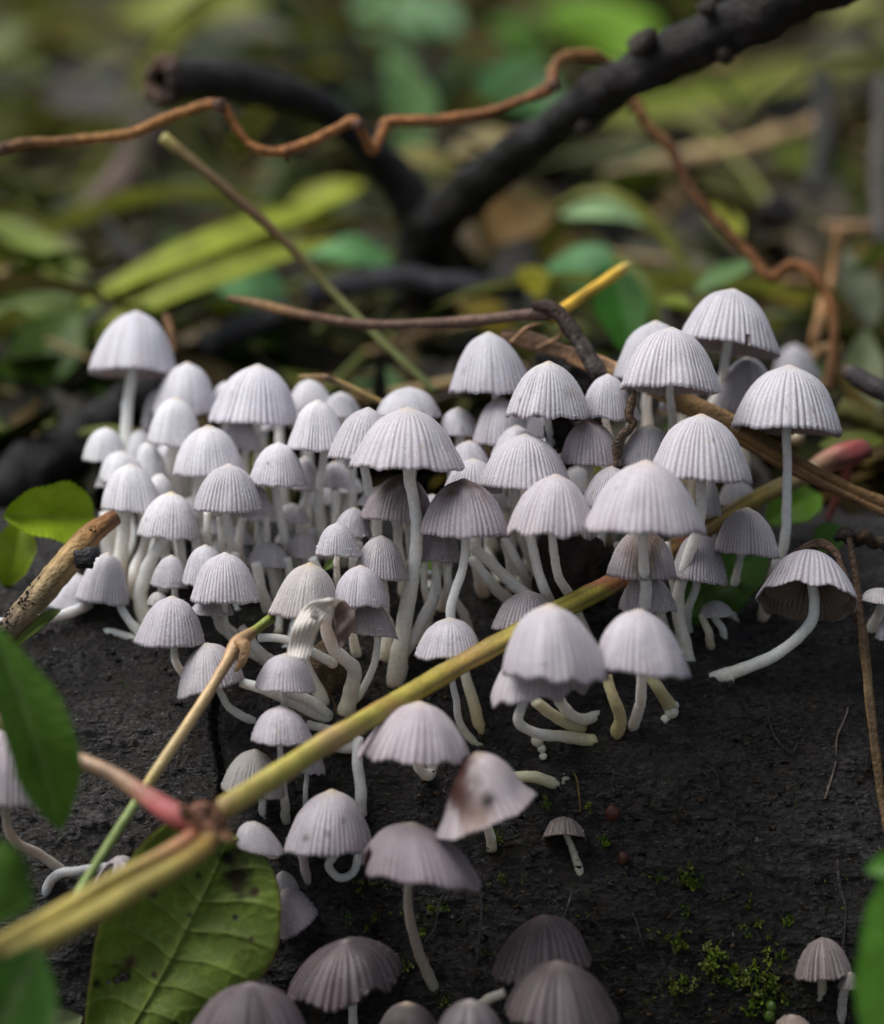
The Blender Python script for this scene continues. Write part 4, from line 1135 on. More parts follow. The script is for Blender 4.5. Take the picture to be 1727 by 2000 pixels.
# long straw lying across the right group
straw = thing('long_straw', 'long flat straw lying through the right group of mushrooms, two strands wide', 'straw', P(1760, 1010, 1.0))
STR = [(0, (.26, .15, .09)), (.2, (.34, .20, .11)), (.45, (.40, .25, .11)), (.62, (.33, .20, .08)), (.8, (.27, .15, .05)), (1, (.24, .14, .06))]
part_tube(straw, 'strand', [(980, 655), (1040, 668), (1100, 688), (1190, 718), (1330, 778), (1460, 845), (1600, 928), (1770, 1000)], [1.6, 1.6, 1.5, 1.4, 1.0, .8, .9, 1.0], [22, 34, 30, 34, 34, 34, 26, 22], STR, M_STRAW, 11, .16, 12, 150, 3, .5)
part_tube(straw, 'strand', [(1120, 702), (1230, 742), (1340, 800), (1440, 855), (1540, 912), (1640, 962), (1770, 1022)], [1.5, 1.3, 1.05, .9, .85, .9, 1.0], [14, 20, 22, 26, 24, 17, 15], [(0, (.36, .22, .10)), (.5, (.26, .15, .06)), (1, (.20, .11, .05))], M_STRAW, 12, .14, 10, 110, 3, .6)
for pts in ([(1000, 668), (1030, 640), (1060, 632)], [(1050, 680), (1095, 655), (1090, 640)], [(1110, 702), (1150, 722), (1195, 735)]):
    part_tube(straw, 'fibre', pts, [1.5, 1.4, 1.4], [12, 10, 4], [(0, (.32, .19, .10)), (1, (.22, .12, .06))], M_STRAW, 13, .3, 7, 14, 6)

# yellow-green plant stem running from the node at lower left to the pink bud at right
plant = thing('plant_stem', 'yellow-green plant stem crossing the picture from the red-brown node to the pink bud', 'plant stem', P(395, 1612, -3.0))
YG, PNK = (.34, .30, .055), (.34, .10, .10)
part_tube(plant, 'stem', [(395, 1612), (440, 1578), (520, 1527), (610, 1470), (700, 1415), (800, 1355), (900, 1298), (1000, 1243), (1100, 1188), (1190, 1142), (1300, 1080), (1380, 1032), (1460, 985), (1540, 945), (1590, 920)], [-3.0, -2.9, -2.6, -2.2, -1.8, -1.3, -.85, -.55, -.2, .15, .7, 1.1, 1.4, 1.7, 1.9], [54, 46, 44, 44, 43, 42, 41, 41, 42, 42, 38, 36, 34, 36, 40], [(0, (.22, .10, .06)), (.05, (.34, .28, .07)), (.15, (.36, .32, .06)), (.19, (.36, .24, .10)), (.24, YG), (.35, (.33, .27, .05)), (.42, (.30, .20, .06)), (.5, YG), (.7, (.28, .24, .04)), (.8, (.17, .11, .03)), (.9, (.26, .20, .04)), (1, (.34, .26, .14))], M_STALK, 1, .09, 18, 260, 4, spots=(.32, .11, .07))
part_tube(plant, 'bud', [(1580, 926), (1612, 905), (1650, 888), (1682, 880), (1700, 888)], [1.9, 1.95, 2.0, 2.1, 2.2], [38, 46, 52, 44, 14], [(0, (.28, .20, .10)), (.35, (.28, .11, .07)), (.6, (.28, .06, .055)), (1, (.20, .045, .045))], M_STALK, 2, .06, 14, 40, 3)
part_tube(plant, 'side_shoot', [(1652, 905), (1650, 940), (1632, 975), (1618, 1015)], [2.0, 2.1, 2.2, 2.3], [24, 22, 16, 14], [(0, (.28, .07, .05)), (1, (.26, .08, .07))], M_STALK, 3, .06, 10, 30, 4)
part_tube(plant, 'node', [(368, 1622), (392, 1600), (415, 1610), (432, 1618)], [-3.0, -3.05, -3.05, -2.95], [38, 62, 60, 34], [(0, (.26, .09, .06)), (.5, (.16, .075, .045)), (1, (.12, .06, .035))], M_BARK, 5, .34, 14, 36, 4)
part_tube(plant, 'side_stem', [(392, 1610), (340, 1590), (280, 1552), (215, 1510), (150, 1482), (80, 1450), (-20, 1400)], [-3.0, -3.0, -2.9, -2.7, -2.5, -2.3, -2.1], [52, 50, 38, 32, 31, 30, 28], [(0, (.30, .085, .075)), (.18, (.36, .10, .10)), (.32, (.36, .22, .13)), (.55, (.36, .24, .15)), (.75, (.30, .16, .12)), (.85, (.22, .20, .07)), (1, (.22, .10, .08))], M_STALK, 6, .05, 12, 90, 3)
part_tube(plant, 'petiole', [(415, 1622), (402, 1650), (360, 1682), (290, 1722), (180, 1785), (80, 1840), (-30, 1895)], [-3.05, -3.2, -3.5, -3.8, -4.2, -4.6, -5.0], [40, 40, 40, 42, 44, 48, 52], [(0, (.22, .12, .05)), (.1, (.36, .23, .06)), (.3, (.33, .27, .07)), (1, (.30, .25, .06))], M_STALK, 7, .04, 12, 90, 3)
part_tube(plant, 'petiole', [(385, 1625), (352, 1650), (300, 1680), (220, 1720), (120, 1778), (40, 1825), (-30, 1862)], [-3.05, -3.25, -3.5, -3.8, -4.2, -4.6, -5.0], [30, 34, 32, 32, 34, 36, 40], [(0, (.30, .11, .07)), (.15, (.36, .20, .10)), (.35, (.36, .29, .08)), (1, (.33, .27, .07))], M_STALK, 8, .04, 12, 90, 3)
for (x, y, x2, y2, w_) in ((372, 1606, 352, 1566, 26), (408, 1596, 424, 1560, 22), (428, 1626, 462, 1640, 24), (385, 1640, 372, 1668, 20)):
    V, F, C = leaf_geo((x, y), (x2, y2), w_, -3.2, -3.25, (.13, .065, .035), face=(0, -.8, .5), fold=.5, nL=10, nW=7, seed=int(x))
    b = Bag()
    b.add(V, F, C)
    b.obj('bract', M_BARK, plant, np.array(plant.location))
# brown twig with green ends
twig = thing('broken_twig', 'straight tan twig crossing the lower left, torn at a joint and green at both ends', 'twig', P(62, 1905, -2.5))
part_tube(twig, 'stalk', [(532, 1206), (500, 1230), (466, 1256), (440, 1300), (400, 1365), (340, 1455), (290, 1530), (258, 1580), (200, 1670), (150, 1750), (90, 1850), (50, 1925)], [-.3, -.45, -.7, -.9, -1.1, -1.4, -1.6, -1.8, -2.1, -2.3, -2.6, -2.8], [20, 20, 30, 24, 22, 22, 22, 21, 20, 20, 21, 21], [(0, (.16, .20, .03)), (.055, (.20, .24, .04)), (.075, (.30, .20, .10)), (.12, (.30, .19, .10)), (.3, (.42, .30, .15)), (.45, (.40, .31, .14)), (.5, (.36, .28, .09)), (.52, (.18, .24, .07)), (.75, (.16, .22, .06)), (1, (.20, .27, .09))], M_STALK, 15, .10, 12, 150, 4)
part_tube(twig, 'sheath', [(452, 1258), (478, 1262), (474, 1288), (460, 1312)], [-.72, -.85, -.9, -.85], [20, 26, 18, 7], [(0, (.26, .15, .07)), (1, (.36, .23, .12))], M_STRAW, 16, .25, 9, 24, 5)

# spotted stick at left
ss = thing('spotted_stick', 'tan stick dotted with black specks at the left edge', 'stick', P(-20, 1262, .2))
part_tube(ss, 'stick', [(225, 1010), (190, 1035), (150, 1075), (110, 1120), (60, 1180), (20, 1225), (-30, 1275)], [.75, .6, .45, .35, .3, .25, .2], [34, 46, 54, 52, 50, 48, 46], [(0, (.15, .065, .025)), (.15, (.24, .12, .04)), (.35, (.30, .20, .085)), (.6, (.27, .205, .11)), (.8, (.15, .11, .07)), (1, (.08, .06, .045))], M_STRAW, 17, .16, 22, 110, 4)
part_tube(ss, 'burnt_flake', [(150, 1108), (165, 1092), (182, 1080), (194, 1084)], [.18, .16, .18, .24], [12, 46, 34, 14], [(0, (.018, .018, .02)), (1, (.03, .03, .034))], M_BLACK, 18, .45, 9, 16, 9, flat=.4)
sp = Bag()
rs = np.random.default_rng(3)
for k_ in range(110):
    t = rs.uniform(0.05, 1)
    cx = 190 - 190 * t + rs.normal(0, 6) - 5
    cy = 1030 + 205 * t + rs.normal(0, 6) - 5
    d_ = .30 - .20 * t if False else .6 - .38 * t
    V, F, t_ = pxtube([(cx, cy), (cx + 3, cy - 3)], [d_ - .135, d_ - .135], rs.uniform(2.5, 5), 3, 6, 0)
    sp.add(V, F, (.012, .011, .011))
o = sp.obj('black_specks', M_BLACK, ss, np.array(ss.location))
o['kind'] = 'stuff'

# dark dried strip hanging among the caps
stick('dried_strip', 'dark shrivelled strip hanging between two caps in the right group', 'plant scrap', [(1240, 762), (1234, 785), (1228, 815), (1238, 828), (1214, 852), (1206, 880), (1203, 912)], [.0, -.02, -.05, -.05, -.08, -.08, -.1], [8, 17, 15, 10, 20, 18, 9], [(0, (.06, .035, .02)), (.5, (.05, .03, .018)), (1, (.07, .045, .028))], M_BLACK, 19, .45, n=50, freq=7, flat=.6)
stick('grey_stick', 'dark grey broken stick end poking in at the right edge', 'stick', [(1650, 722), (1668, 735), (1700, 752), (1760, 778)], [2.2, 2.1, 2.0, 1.8], [24, 38, 40, 42], [(0, (.10, .075, .06)), (.2, (.035, .03, .033)), (1, (.03, .028, .03))], M_BLACK, 20, .15, n=30)
stick('leaning_straw', 'brown straw leaning down along the right edge in front of the log', 'straw', [(1655, 1030), (1668, 1100), (1680, 1200), (1692, 1300), (1705, 1420), (1722, 1560), (1740, 1660)], [.5, .35, .2, .0, -.2, -.4, -.6], [12, 15, 18, 20, 19, 16, 14], [(0, (.05, .03, .018)), (.3, (.06, .035, .018)), (.5, (.17, .11, .05)), (.75, (.10, .06, .025)), (1, (.13, .08, .035))], M_STRAW, 21, .15, n=80, flat=.6)
stick('curled_scrap', 'black crumpled plant scrap behind the open-gilled mushroom at right', 'plant scrap', [(1632, 1052), (1650, 1040), (1672, 1058), (1690, 1044), (1706, 1066), (1722, 1060), (1745, 1085)], [.6, .5, .6, .45, .55, .5, .5], [12, 26, 18, 24, 14, 24, 18], [(0, (.022, .018, .018)), (.6, (.05, .03, .018)), (1, (.04, .03, .018))], M_BLACK, 22, .5, n=40, freq=4)
stick('scrap_strip', 'dark brown strip edging the back of the open-gilled mushroom', 'plant scrap', [(1490, 1150), (1530, 1108), (1565, 1075), (1600, 1062), (1630, 1078), (1645, 1115), (1662, 1170), (1672, 1215)], [.35, .4, .42, .4, .35, .3, .25, .2], [6, 10, 16, 22, 20, 16, 16, 10], [(0, (.07, .045, .03)), (.5, (.10, .06, .04)), (1, (.05, .03, .02))], M_BLACK, 23, .25, n=60, flat=.5)
# bark chunk and dark crumbs between the caps
def chunk(name, label, cat, px, py, d, rw, rh, col, seed, rough=.35):
    n1, n2 = 26, 40
    a = np.linspace(0.02, math.pi - .02, n1)[:, None]
    bb = np.arange(n2)[None, :] / n2 * 2 * math.pi
    dirs = np.stack([np.sin(a) * np.cos(bb), np.sin(a) * np.sin(bb), np.cos(a) * np.ones_like(bb)], -1)
    k = 1 + rough * fbm(dirs * 1.8 + seed, 4, seed)
    s = (D0 + d) / D0 / PXCM
    c = P(px, py, d)
    q = dirs * k[..., None]
    V = c + RGT * (q[..., 0] * rw * s)[..., None] + FWD * (q[..., 1] * min(rw, rh) * .7 * s)[..., None] + UPV * (q[..., 2] * rh * s)[..., None]
    b = Bag()
    b.add(V.reshape(-1, 3), grid_faces(n1, n2, True), col)
    return tag(b.obj(name, M_BLACK, None, c), label, cat)


chunk('bark_chunk', 'wet black bark chunk standing between the stalks below the pinkish bell mushroom', 'bark', 1115, 1115, .75, 62, 88, (.022, .017, .014), 2)
chunk('bark_chunk', 'black crumb of bark behind the foot of the bent dark stem end', 'bark', 1110, 735, 1.7, 52, 50, (.02, .017, .018), 5, .5)
chunk('bark_chunk', 'black crumb of bark under the smeared white mushroom', 'bark', 1105, 840, .95, 40, 42, (.02, .015, .013), 7, .5)
chunk('bark_chunk', 'brown dirt lump at the foot of the long tilted stalk on the right', 'bark', 1350, 1330, dlog(1350, 1330) - .02, 24, 20, (.07, .05, .025), 12, .6)
chunk('bark_chunk', 'brown rotten wedge between the stalk bundle and the torn cap', 'bark', 640, 1310, .45, 36, 50, (.08, .055, .03), 9, .4)


# ------------------------------------------------------------------ leaves
def leaf(label, base, tip, wpx, db, dt, col, name='leaf', cat='leaf', group=None, mat=None, **kw):
    V, F, C = leaf_geo(base, tip, wpx, db, dt, col, **kw)
    b = Bag()
    b.add(V, F, C)
    return tag(b.obj(name, mat or M_LEAF, None, P(base[0], base[1], db)), label, cat, group)


# the big veined leaf, underside towards us, lower left
MIDL = [(446, 1632), (425, 1690), (398, 1745), (370, 1800), (340, 1860), (312, 1912), (282, 1965), (250, 2020), (225, 2070)]
LEFT = [(440, 1622), (370, 1606), (318, 1612), (272, 1652), (240, 1700), (203, 1780), (185, 1840), (176, 1905), (166, 1980), (165, 2060), (200, 2085)]
RGHT = [(452, 1630), (478, 1642), (505, 1660), (532, 1695), (547, 1745), (549, 1800), (543, 1850), (520, 1898), (470, 1945), (410, 1990), (340, 2040), (250, 2085)]
nV, nU = 150, 81
md = spline(np.array([[x, y, 0] for x, y in MIDL], float), nV)
lf_ = spline(np.array([[x, y, 0] for x, y in LEFT], float), nV)
rt_ = spline(np.array([[x, y, 0] for x, y in RGHT], float), nV)
LVv = np.zeros((nV, nU, 3))
LCc = np.zeros((nV, nU, 3))
uu = np.linspace(-1, 1, nU)
jag_ = np.random.default_rng(5)
BASEC, VEINC, EDGEC = np.array((.20, .285, .05)), np.array((.31, .38, .10)), np.array((.14, .095, .03))
for i in range(nV):
    ti = i / (nV - 1)
    for j, u in enumerate(uu):
        e_ = lf_ if u < 0 else rt_
        q = md[i] * (1 - abs(u)) + e_[i] * abs(u)
        bow = 14 * math.sin(math.pi * abs(u)) * (1 if u < 0 else .6)
        ph = (ti * 8.2 + .12) % 1.0
        vv = math.exp(-((ph - .5 + .03 * math.sin(9 * u + i * .05)) / .042) ** 2) * (1 - .55 * abs(u))
        mv = math.exp(-(u / .035) ** 2)
        puff = math.sin(math.pi * ((ph + .5) % 1.0)) * (1 - abs(u) ** 3) * min(1, abs(u) * 5)
        d_ = -1.12 + .10 * ti - .16 * abs(u) ** 2 + .035 * puff - .035 * vv - .06 * mv + .10 * math.sin(3 * u + 4 * ti)
        d_ += .25 * max(0, u) ** 3 - .12 * max(0, -u) ** 2 * math.sin(5 * ti)
        LVv[i, j] = P(q[0], q[1] - bow, d_)
        m = max(vv * .55, mv * .8)
        c = BASEC * (1 - m) + VEINC * m
        ed = max(0, (abs(u) - .955) / .045)
        LCc[i, j] = c * (1 - ed) + EDGEC * ed
pz = LVv * 1.0
net = np.abs(fbm(pz * 5.5, 2, 63))
LCc *= (1 + .22 * np.clip(.25 - net, 0, .25) * 4 - .10)[..., None]
LVv -= FWD * (.012 * np.clip(.2 - net, 0, .2) * 5)[..., None]
blot = np.clip((fbm(pz * 2.4, 3, 61) - .42) * 4, 0, 1)[..., None] * .30
LCc = LCc * (1 - blot) + np.array((.11, .085, .030)) * blot
for (sx_, sy_, sr, sc_) in ((252, 1896, 10, (.02, .014, .010)), (236, 1904, 7, (.03, .02, .012)), (505, 1728, 10, (.07, .035, .015)), (378, 1776, 5, (.03, .025, .03)), (466, 1780, 5, (.03, .025, .03)), (308, 1892, 5, (.06, .03, .015)), (354, 1982, 7, (.06, .035, .015)), (470, 1700, 26, (.03, .022, .010)), (452, 1672, 12, (.02, .016, .010)), (308, 1730, 7, (.03, .03, .035)), (260, 1870, 12, (.09, .06, .03)), (200, 1905, 8, (.04, .03, .015)), (498, 1818, 4, (.07, .04, .02)), (395, 1700, 6, (.05, .035, .02))):
    q = P(sx_, sy_, -.6)
    dd = LVv - q
    ds_ = np.sqrt((dd @ RGT) ** 2 + (dd @ UPV) ** 2) * PXCM / sr
    ds_ = ds_ * (1 + .5 * fbm(LVv * 7, 2, 71))
    m = np.clip(1.5 - ds_, 0, 1)[..., None]
    LCc = LCc * (1 - m) + np.array(sc_) * m
b = Bag()
n = nV * nU
f = grid_faces(nV, nU)
cen = LVv.reshape(-1, 3)[f].mean(1)
keep = np.ones(len(f), bool)
for (hx, hy, hr) in ((250, 1897, 8.5), (238, 1903, 6), (222, 1906, 5)):
    dd = cen - P(hx, hy, -.6)
    keep &= np.sqrt((dd @ RGT) ** 2 + (dd @ UPV) ** 2) * PXCM > hr
f = f[keep]
b.add(np.vstack([LVv.reshape(-1, 3), LVv.reshape(-1, 3) + FWD * .025]), np.vstack([f, f[:, ::-1] + n]), np.vstack([LCc.reshape(-1, 3)] * 2))
o = b.obj('leaf', M_LEAF, None, P(446, 1632, -.6))
tag(o, 'large green leaf showing its veined underside at the bottom left, spotted and holed', 'leaf')

GD, GM, GL, YGL = (.045, .13, .015), (.075, .17, .02), (.16, .26, .045), (.22, .28, .025)
leaf('dark green pointed leaf hanging down in front of the log at the left edge', (-15, 1215), (120, 1622), 140, -3.6, -3.2, (.10, .22, .025), face=(.45, -.9, .15), bend=.06, fold=.6, shape=(1.15, .75), vein=(.22, .36, .10), nL=70, nW=25)
leaf('blurred bright green leaf cut by the left edge above the paired stems', (-90, 1700), (66, 1760), 170, -5.2, -5.0, (.07, .16, .015), face=(.1, -.8, .6), fold=.1)
leaf('blurred dark green leaf with pale midrib cut by the lower left corner', (-40, 2080), (75, 1850), 190, -5.0, -4.8, (.05, .15, .012), face=(.2, -.9, .3), vein=(.16, .24, .09), fold=.15)
leaf('pale green leaf scrap at the bottom left beside the big veined leaf', (60, 2040), (160, 1985), 80, -1.2, -1.0, (.18, .22, .10), face=(0, -.8, .5))
leaf('blurred bright green leaf cut by the right edge at the bottom', (1735, 2090), (1770, 1650), 150, -4.4, -4.2, (.07, .20, .015), face=(-.5, -.8, .4), bend=.03, fold=.25, wav=.10, shape=(.75, .6), vein=(.16, .32, .09), nL=40)
leaf('tip of a blurred green leaf jutting in from the right edge', (1790, 1685), (1690, 1700), 60, -4.3, -4.3, (.07, .22, .02), face=(-.1, -.8, .6))
leaf('bright yellow-green folded leaf behind the spotted stick', (185, 1010), (8, 1005), 120, 1.7, 1.3, (.30, .42, .02), face=(0, -.9, .4), bend=-.06, fold=.8, wav=.14, shape=(.8, .6))
leaf('yellow-green drooping leaf tip under the folded leaf at the left edge', (45, 1010), (10, 1150), 80, 1.6, 1.6, (.26, .36, .02), face=(.2, -.9, .3), fold=.4)
leaf('green leaf stalk piece under the spotted stick', (30, 1262), (120, 1190), 26, .2, .6, (.14, .21, .03), face=(0, -.8, .5), fold=.3)
leaf('dark green leaf behind the two shaded grey mushrooms at the right', (1340, 1215), (1500, 1080), 130, .75, 1.1, (.06, .15, .02), face=(-.2, -.8, .5), fold=.2, vein=(.10, .20, .05))
leaf('bright green leaf glowing behind the bare long stalk at the right', (1500, 1020), (1600, 965), 95, 2.2, 2.6, (.13, .28, .02), face=(0, -.8, .6))
leaf('small green leaf behind the open-gilled mushroom', (1590, 1078), (1650, 1030), 60, 1.0, 1.2, (.07, .18, .02), face=(0, -.8, .5))
leaf('tiny lit green leaf under the grey cap left of the central stalk group', (815, 1102), (880, 1098), 34, .9, .9, (.20, .40, .02), face=(0, -.8, .5))
leaf('thin dark green blade slanting between the stalks beside the tan mushroom', (630, 1115), (668, 1088), 16, .5, .5, (.10, .14, .03), face=(0, -.8, .5))

# background plants: each blade and leaf is its own thing
BGL = [
 ('long yellow-green blade at upper left, upper one of the crossing pair', (150, 595), (700, 380), 84, 7, 8.5, (.30, .36, .03), .03),
 ('long yellow-green blade at upper left, lower one of the crossing pair', (190, 640), (660, 465), 80, 6.6, 8, (.28, .33, .04), .03),
 ('short bright yellow-green leaf tip above the left blades', (560, 420), (710, 360), 80, 12, 12, (.36, .40, .02), .05),
 ('green blade reaching up left from the dark leaf knot', (190, 600), (-40, 420), 84, 9, 11, (.22, .28, .05), .06),
 ('dark green blade lying left of the leaf knot', (190, 610), (-60, 560), 60, 8, 8.5, (.08, .15, .015), .05),
 ('mid green blade pointing left below the leaf knot', (170, 620), (-40, 610), 62, 7.6, 7.6, (.12, .18, .03), .05),
 ('dark green leaf hanging at the left edge below the blades', (150, 610), (20, 820), 150, 7.5, 7, (.06, .12, .012), .08),
 ('olive blade descending to the lower left from the leaf knot', (200, 640), (30, 880), 100, 8, 7, (.28, .32, .08), .05),
 ('vivid yellow-green leaf right behind the tallest left mushroom', (270, 730), (100, 850), 150, 7.4, 7.4, (.32, .44, .01), .05),
 ('dark green leaf under the vivid yellow-green one', (190, 740), (130, 900), 120, 7, 6.8, (.06, .12, .012), .05),
 ('yellow leaf low at the left edge beside the black log', (60, 810), (-40, 880), 90, 6.6, 6.4, (.24, .26, .02), .05),
 ('teal shining leaf left of the thin stalk', (560, 600), (400, 540), 120, 8.5, 8.5, (.16, .36, .15), .12),
 ('bluish green leaf right of the thin stalk', (770, 520), (600, 495), 86, 9, 9, (.15, .36, .13), .12),
 ('pale mint leaf high over the dark green pair, right of centre', (1270, 430), (1095, 420), 64, 9, 9, (.30, .46, .22), .10),
 ('large dark green shining leaf, left one of the pair behind the yellow stalk', (1200, 560), (1070, 520), 140, 7.5, 8, (.09, .26, .09), .15),
 ('dark green leaf right of the yellow stalk', (1190, 520), (1230, 700), 110, 5.5, 4.5, (.035, .14, .012), .05),
 ('bright yellow-green leaf behind the dark one right of the yellow stalk', (1200, 500), (1290, 640), 60, 6.2, 5.6, (.14, .20, .02), .05),
 ('pale green slender leaf near the vine bend at right', (1360, 570), (1480, 510), 50, 6.5, 7, (.17, .30, .11), .06),
 ('small yellow leaf left of the dark green pair', (1030, 520), (1050, 580), 70, 6.5, 6, (.40, .38, .02), .05),
 ('yellow-green speck of leaf right of the dark green pair', (1290, 585), (1350, 600), 50, 5.5, 5.2, (.22, .28, .02), .03),
 ('big teal leaf far back at the top centre', (900, 60), (640, 50), 160, 26, 28, (.16, .34, .15), .1),
 ('vivid green leaf far back at the top right of centre', (1240, 130), (1080, 10), 210, 26, 30, (.15, .30, .012), .05),
 ('olive leaf patch far back at the top left', (520, 10), (180, 60), 150, 30, 32, (.26, .30, .04), .05),
 ('dull green patch of leaf at the far left top', (90, 90), (-60, 110), 140, 22, 22, (.14, .18, .04), .05),
 ('grey-brown dead leaf far back at upper left', (90, 200), (330, 190), 190, 18, 20, (.13, .12, .11), .06),
 ('pale grey leaf far back left of the hollow branch end', (420, 60), (620, 90), 110, 20, 22, (.20, .20, .14), .06),
 ('green leaf behind the black branch fork, upper', (790, 130), (800, 330), 110, 14, 12, (.10, .20, .06), .05),
 ('dark green leaf under the arched vine', (960, 130), (1090, 240), 150, 14, 12, (.035, .12, .025), .05),
 ('yellow-green long blade behind the right arm of the black branch', (1100, 240), (1560, 170), 90, 18, 22, (.22, .28, .03), .03),
 ('olive blade below the long one at the right', (1200, 260), (1727, 110), 100, 20, 24, (.24, .25, .06), .03),
 ('straw coloured leaf patch below the arched vine', (880, 300), (1000, 260), 70, 12, 12, (.30, .25, .10), .05),
 ('yellow dead leaf between the branch arms', (770, 300), (900, 330), 60, 12, 12, (.28, .25, .08), .05),
 ('bright olive leaf at the top right corner', (1727, 20), (1560, 60), 130, 28, 30, (.28, .30, .07), .05),
 ('yellow-green leaf on the right litter', (1440, 470), (1380, 400), 60, 9, 10, (.26, .28, .02), .05),
 ('yellow leaf under the right vine bend', (1400, 660), (1500, 640), 60, 8, 8, (.26, .22, .02), .04),
 ('pale green leaf standing at the right edge by the vine end', (1680, 860), (1690, 640), 90, 5.6, 6.6, (.16, .19, .09), .04),
 ('grey-green leaf at the right edge above the grey stick', (1700, 640), (1640, 480), 90, 7, 8, (.14, .16, .10), .04),
 ('mossy green leaf behind the pink bud', (1727, 860), (1600, 870), 50, 3.4, 3.4, (.12, .15, .02), .04),
 ('brown dead leaf on the litter right of the black fork', (960, 470), (1060, 400), 130, 9, 10, (.17, .10, .03), .06),
 ('rusty dead leaf under the right branch arm', (1080, 470), (1000, 350), 90, 12, 14, (.10, .06, .012), .06),
 ('yellowish dead leaf behind the mushrooms at the rear centre', (620, 690), (780, 700), 100, 8.5, 8.5, (.26, .22, .02), .05),
 ('pale dead leaf scrap behind the tallest left mushroom', (430, 640), (320, 665), 80, 8, 8, (.26, .20, .12), .05),
 ('dark green leaf behind the rear caps, left of the little straw', (420, 720), (580, 650), 130, 8.2, 8.8, (.06, .13, .012), .05),
 ('green leaf lying behind the little straw', (690, 740), (800, 760), 70, 6.5, 6.5, (.12, .22, .09), .05),
 ('broad green leaf low at the left edge, under the leaf knot', (140, 700), (-60, 760), 120, 8.5, 8.5, (.12, .22, .015), .05),
 ('yellow-green leaf strip between the two crossing blades and the knot', (210, 660), (60, 780), 70, 8, 7.6, (.30, .36, .04), .04),
 ('olive leaf behind the gap left of the tall rear bell mushroom', (800, 690), (900, 720), 90, 9, 9, (.20, .20, .02), .05),
 ('mustard yellow dead leaf at the foot of the black fork', (900, 600), (1010, 650), 90, 9, 9, (.26, .20, .02), .05),
 ('dark moss green leaf at the right under the far straw', (1500, 300), (1690, 350), 120, 14, 14, (.10, .13, .015), .05),
 ('mustard patch of leaf right of the vine, half way up', (1480, 560), (1600, 600), 90, 9, 9, (.24, .20, .02), .05),
 ('green leaf patch above the arched vine', (960, 40), (1060, 120), 110, 24, 24, (.12, .26, .04), .05),
 ('olive grass blade far back at the left top', (0, 40), (330, 150), 60, 24, 26, (.24, .26, .06), .03),
 ('dark leaf far back above the hollow branch end', (330, 110), (560, 130), 90, 22, 22, (.03, .04, .015), .05),
 ('green blade far back between the branch and the top centre leaf', (760, 110), (830, 260), 70, 18, 16, (.16, .30, .09), .04),
]
for k_, (lb, a_, b_, w_, da, dt_, c_, bd) in enumerate(BGL):
    leaf(lb, a_, b_, w_, da, dt_, c_, face=(random.uniform(-.3, .3), -.55, .8), bend=bd, seed=k_, fold=.2)
BGS = [
 ('blurred straw stalk lying across the litter at upper right', [(1300, 330), (1460, 290), (1640, 225)], [13, 14, 15], 40, (.36, .25, .12)),
 ('thinner blurred straw below the long one at upper right', [(1180, 355), (1260, 330), (1380, 300)], [13, 13, 14], 40, (.34, .27, .13)),
 ('dark twig far back at the right, slanting up', [(1230, 185), (1500, 110), (1727, 10)], [17, 19, 22], 22, (.09, .06, .03)),
 ('peach coloured dry stalk at the right, behind the vine loop', [(1640, 450), (1625, 540), (1598, 640), (1590, 690)], [6.5, 6.5, 6, 6], 24, (.28, .15, .06)),
 ('short pinkish straw piece at the right edge', [(1610, 446), (1700, 444)], [9, 9], 20, (.34, .21, .11)),
 ('pale dry stalk foot beside the far white cap', [(1640, 680), (1595, 690), (1575, 740), (1590, 800)], [5, 5, 4.8, 4.4], 22, (.30, .18, .075)),
 ('dark upright twig at the right edge of the background', [(1600, 130), (1610, 260), (1590, 380)], [15, 14, 13], 40, (.03, .03, .028)),
 ('grey upright twig at the far right edge', [(1727, 160), (1718, 320), (1727, 480)], [11, 10, 9], 40, (.06, .055, .05)),
 ('dark brown branch slanting behind the leaf knot at upper left', [(120, 520), (200, 430), (280, 300), (300, 240)], [13, 13, 13, 13], 90, (.10, .07, .055)),
 ('black log end in the shade behind the left caps, at the left edge', [(-60, 1030), (40, 945), (150, 860), (250, 785), (310, 745)], [3.8, 4.2, 4.8, 5.6, 6.2], [130, 128, 112, 86, 50], (.011, .010, .0105)),
 ('grey stick piece in the blur below the thin dry twig tip', [(400, 680), (470, 640), (560, 605)], [7.5, 7.5, 7.5], 46, (.05, .05, .052)),
 ('dark grey fallen branch behind the thin stalk crossing', [(600, 575), (760, 545), (900, 555), (1020, 570)], [7, 7, 7, 7], 50, (.035, .035, .04)),
 ('olive straw low at the right behind the bare long stalk', [(1640, 800), (1727, 830)], [3.6, 3.6], 40, (.09, .085, .015)),
 ('brown twig standing behind the tallest left mushroom', [(325, 615), (335, 650), (340, 690)], [3.6, 3.5, 3.4], 18, (.15, .075, .03)),
 ('dark stub in the litter right of the vine', [(1500, 400), (1530, 440)], [9, 9], 70, (.015, .012, .012)),
]
for k_, (lb, pts, ds, ww, c_) in enumerate(BGS):
    stick('twig' if sum(c_) < .25 else 'dry_stalk', lb, 'twig' if sum(c_) < .25 else 'stalk', pts, ds, ww, [(0, np.array(c_) * .85), (.5, c_), (1, np.array(c_) * .9)], M_BLACK if sum(c_) < .12 else M_STRAW, 60 + k_, .32, freq=2.2, n=70, sides=16)

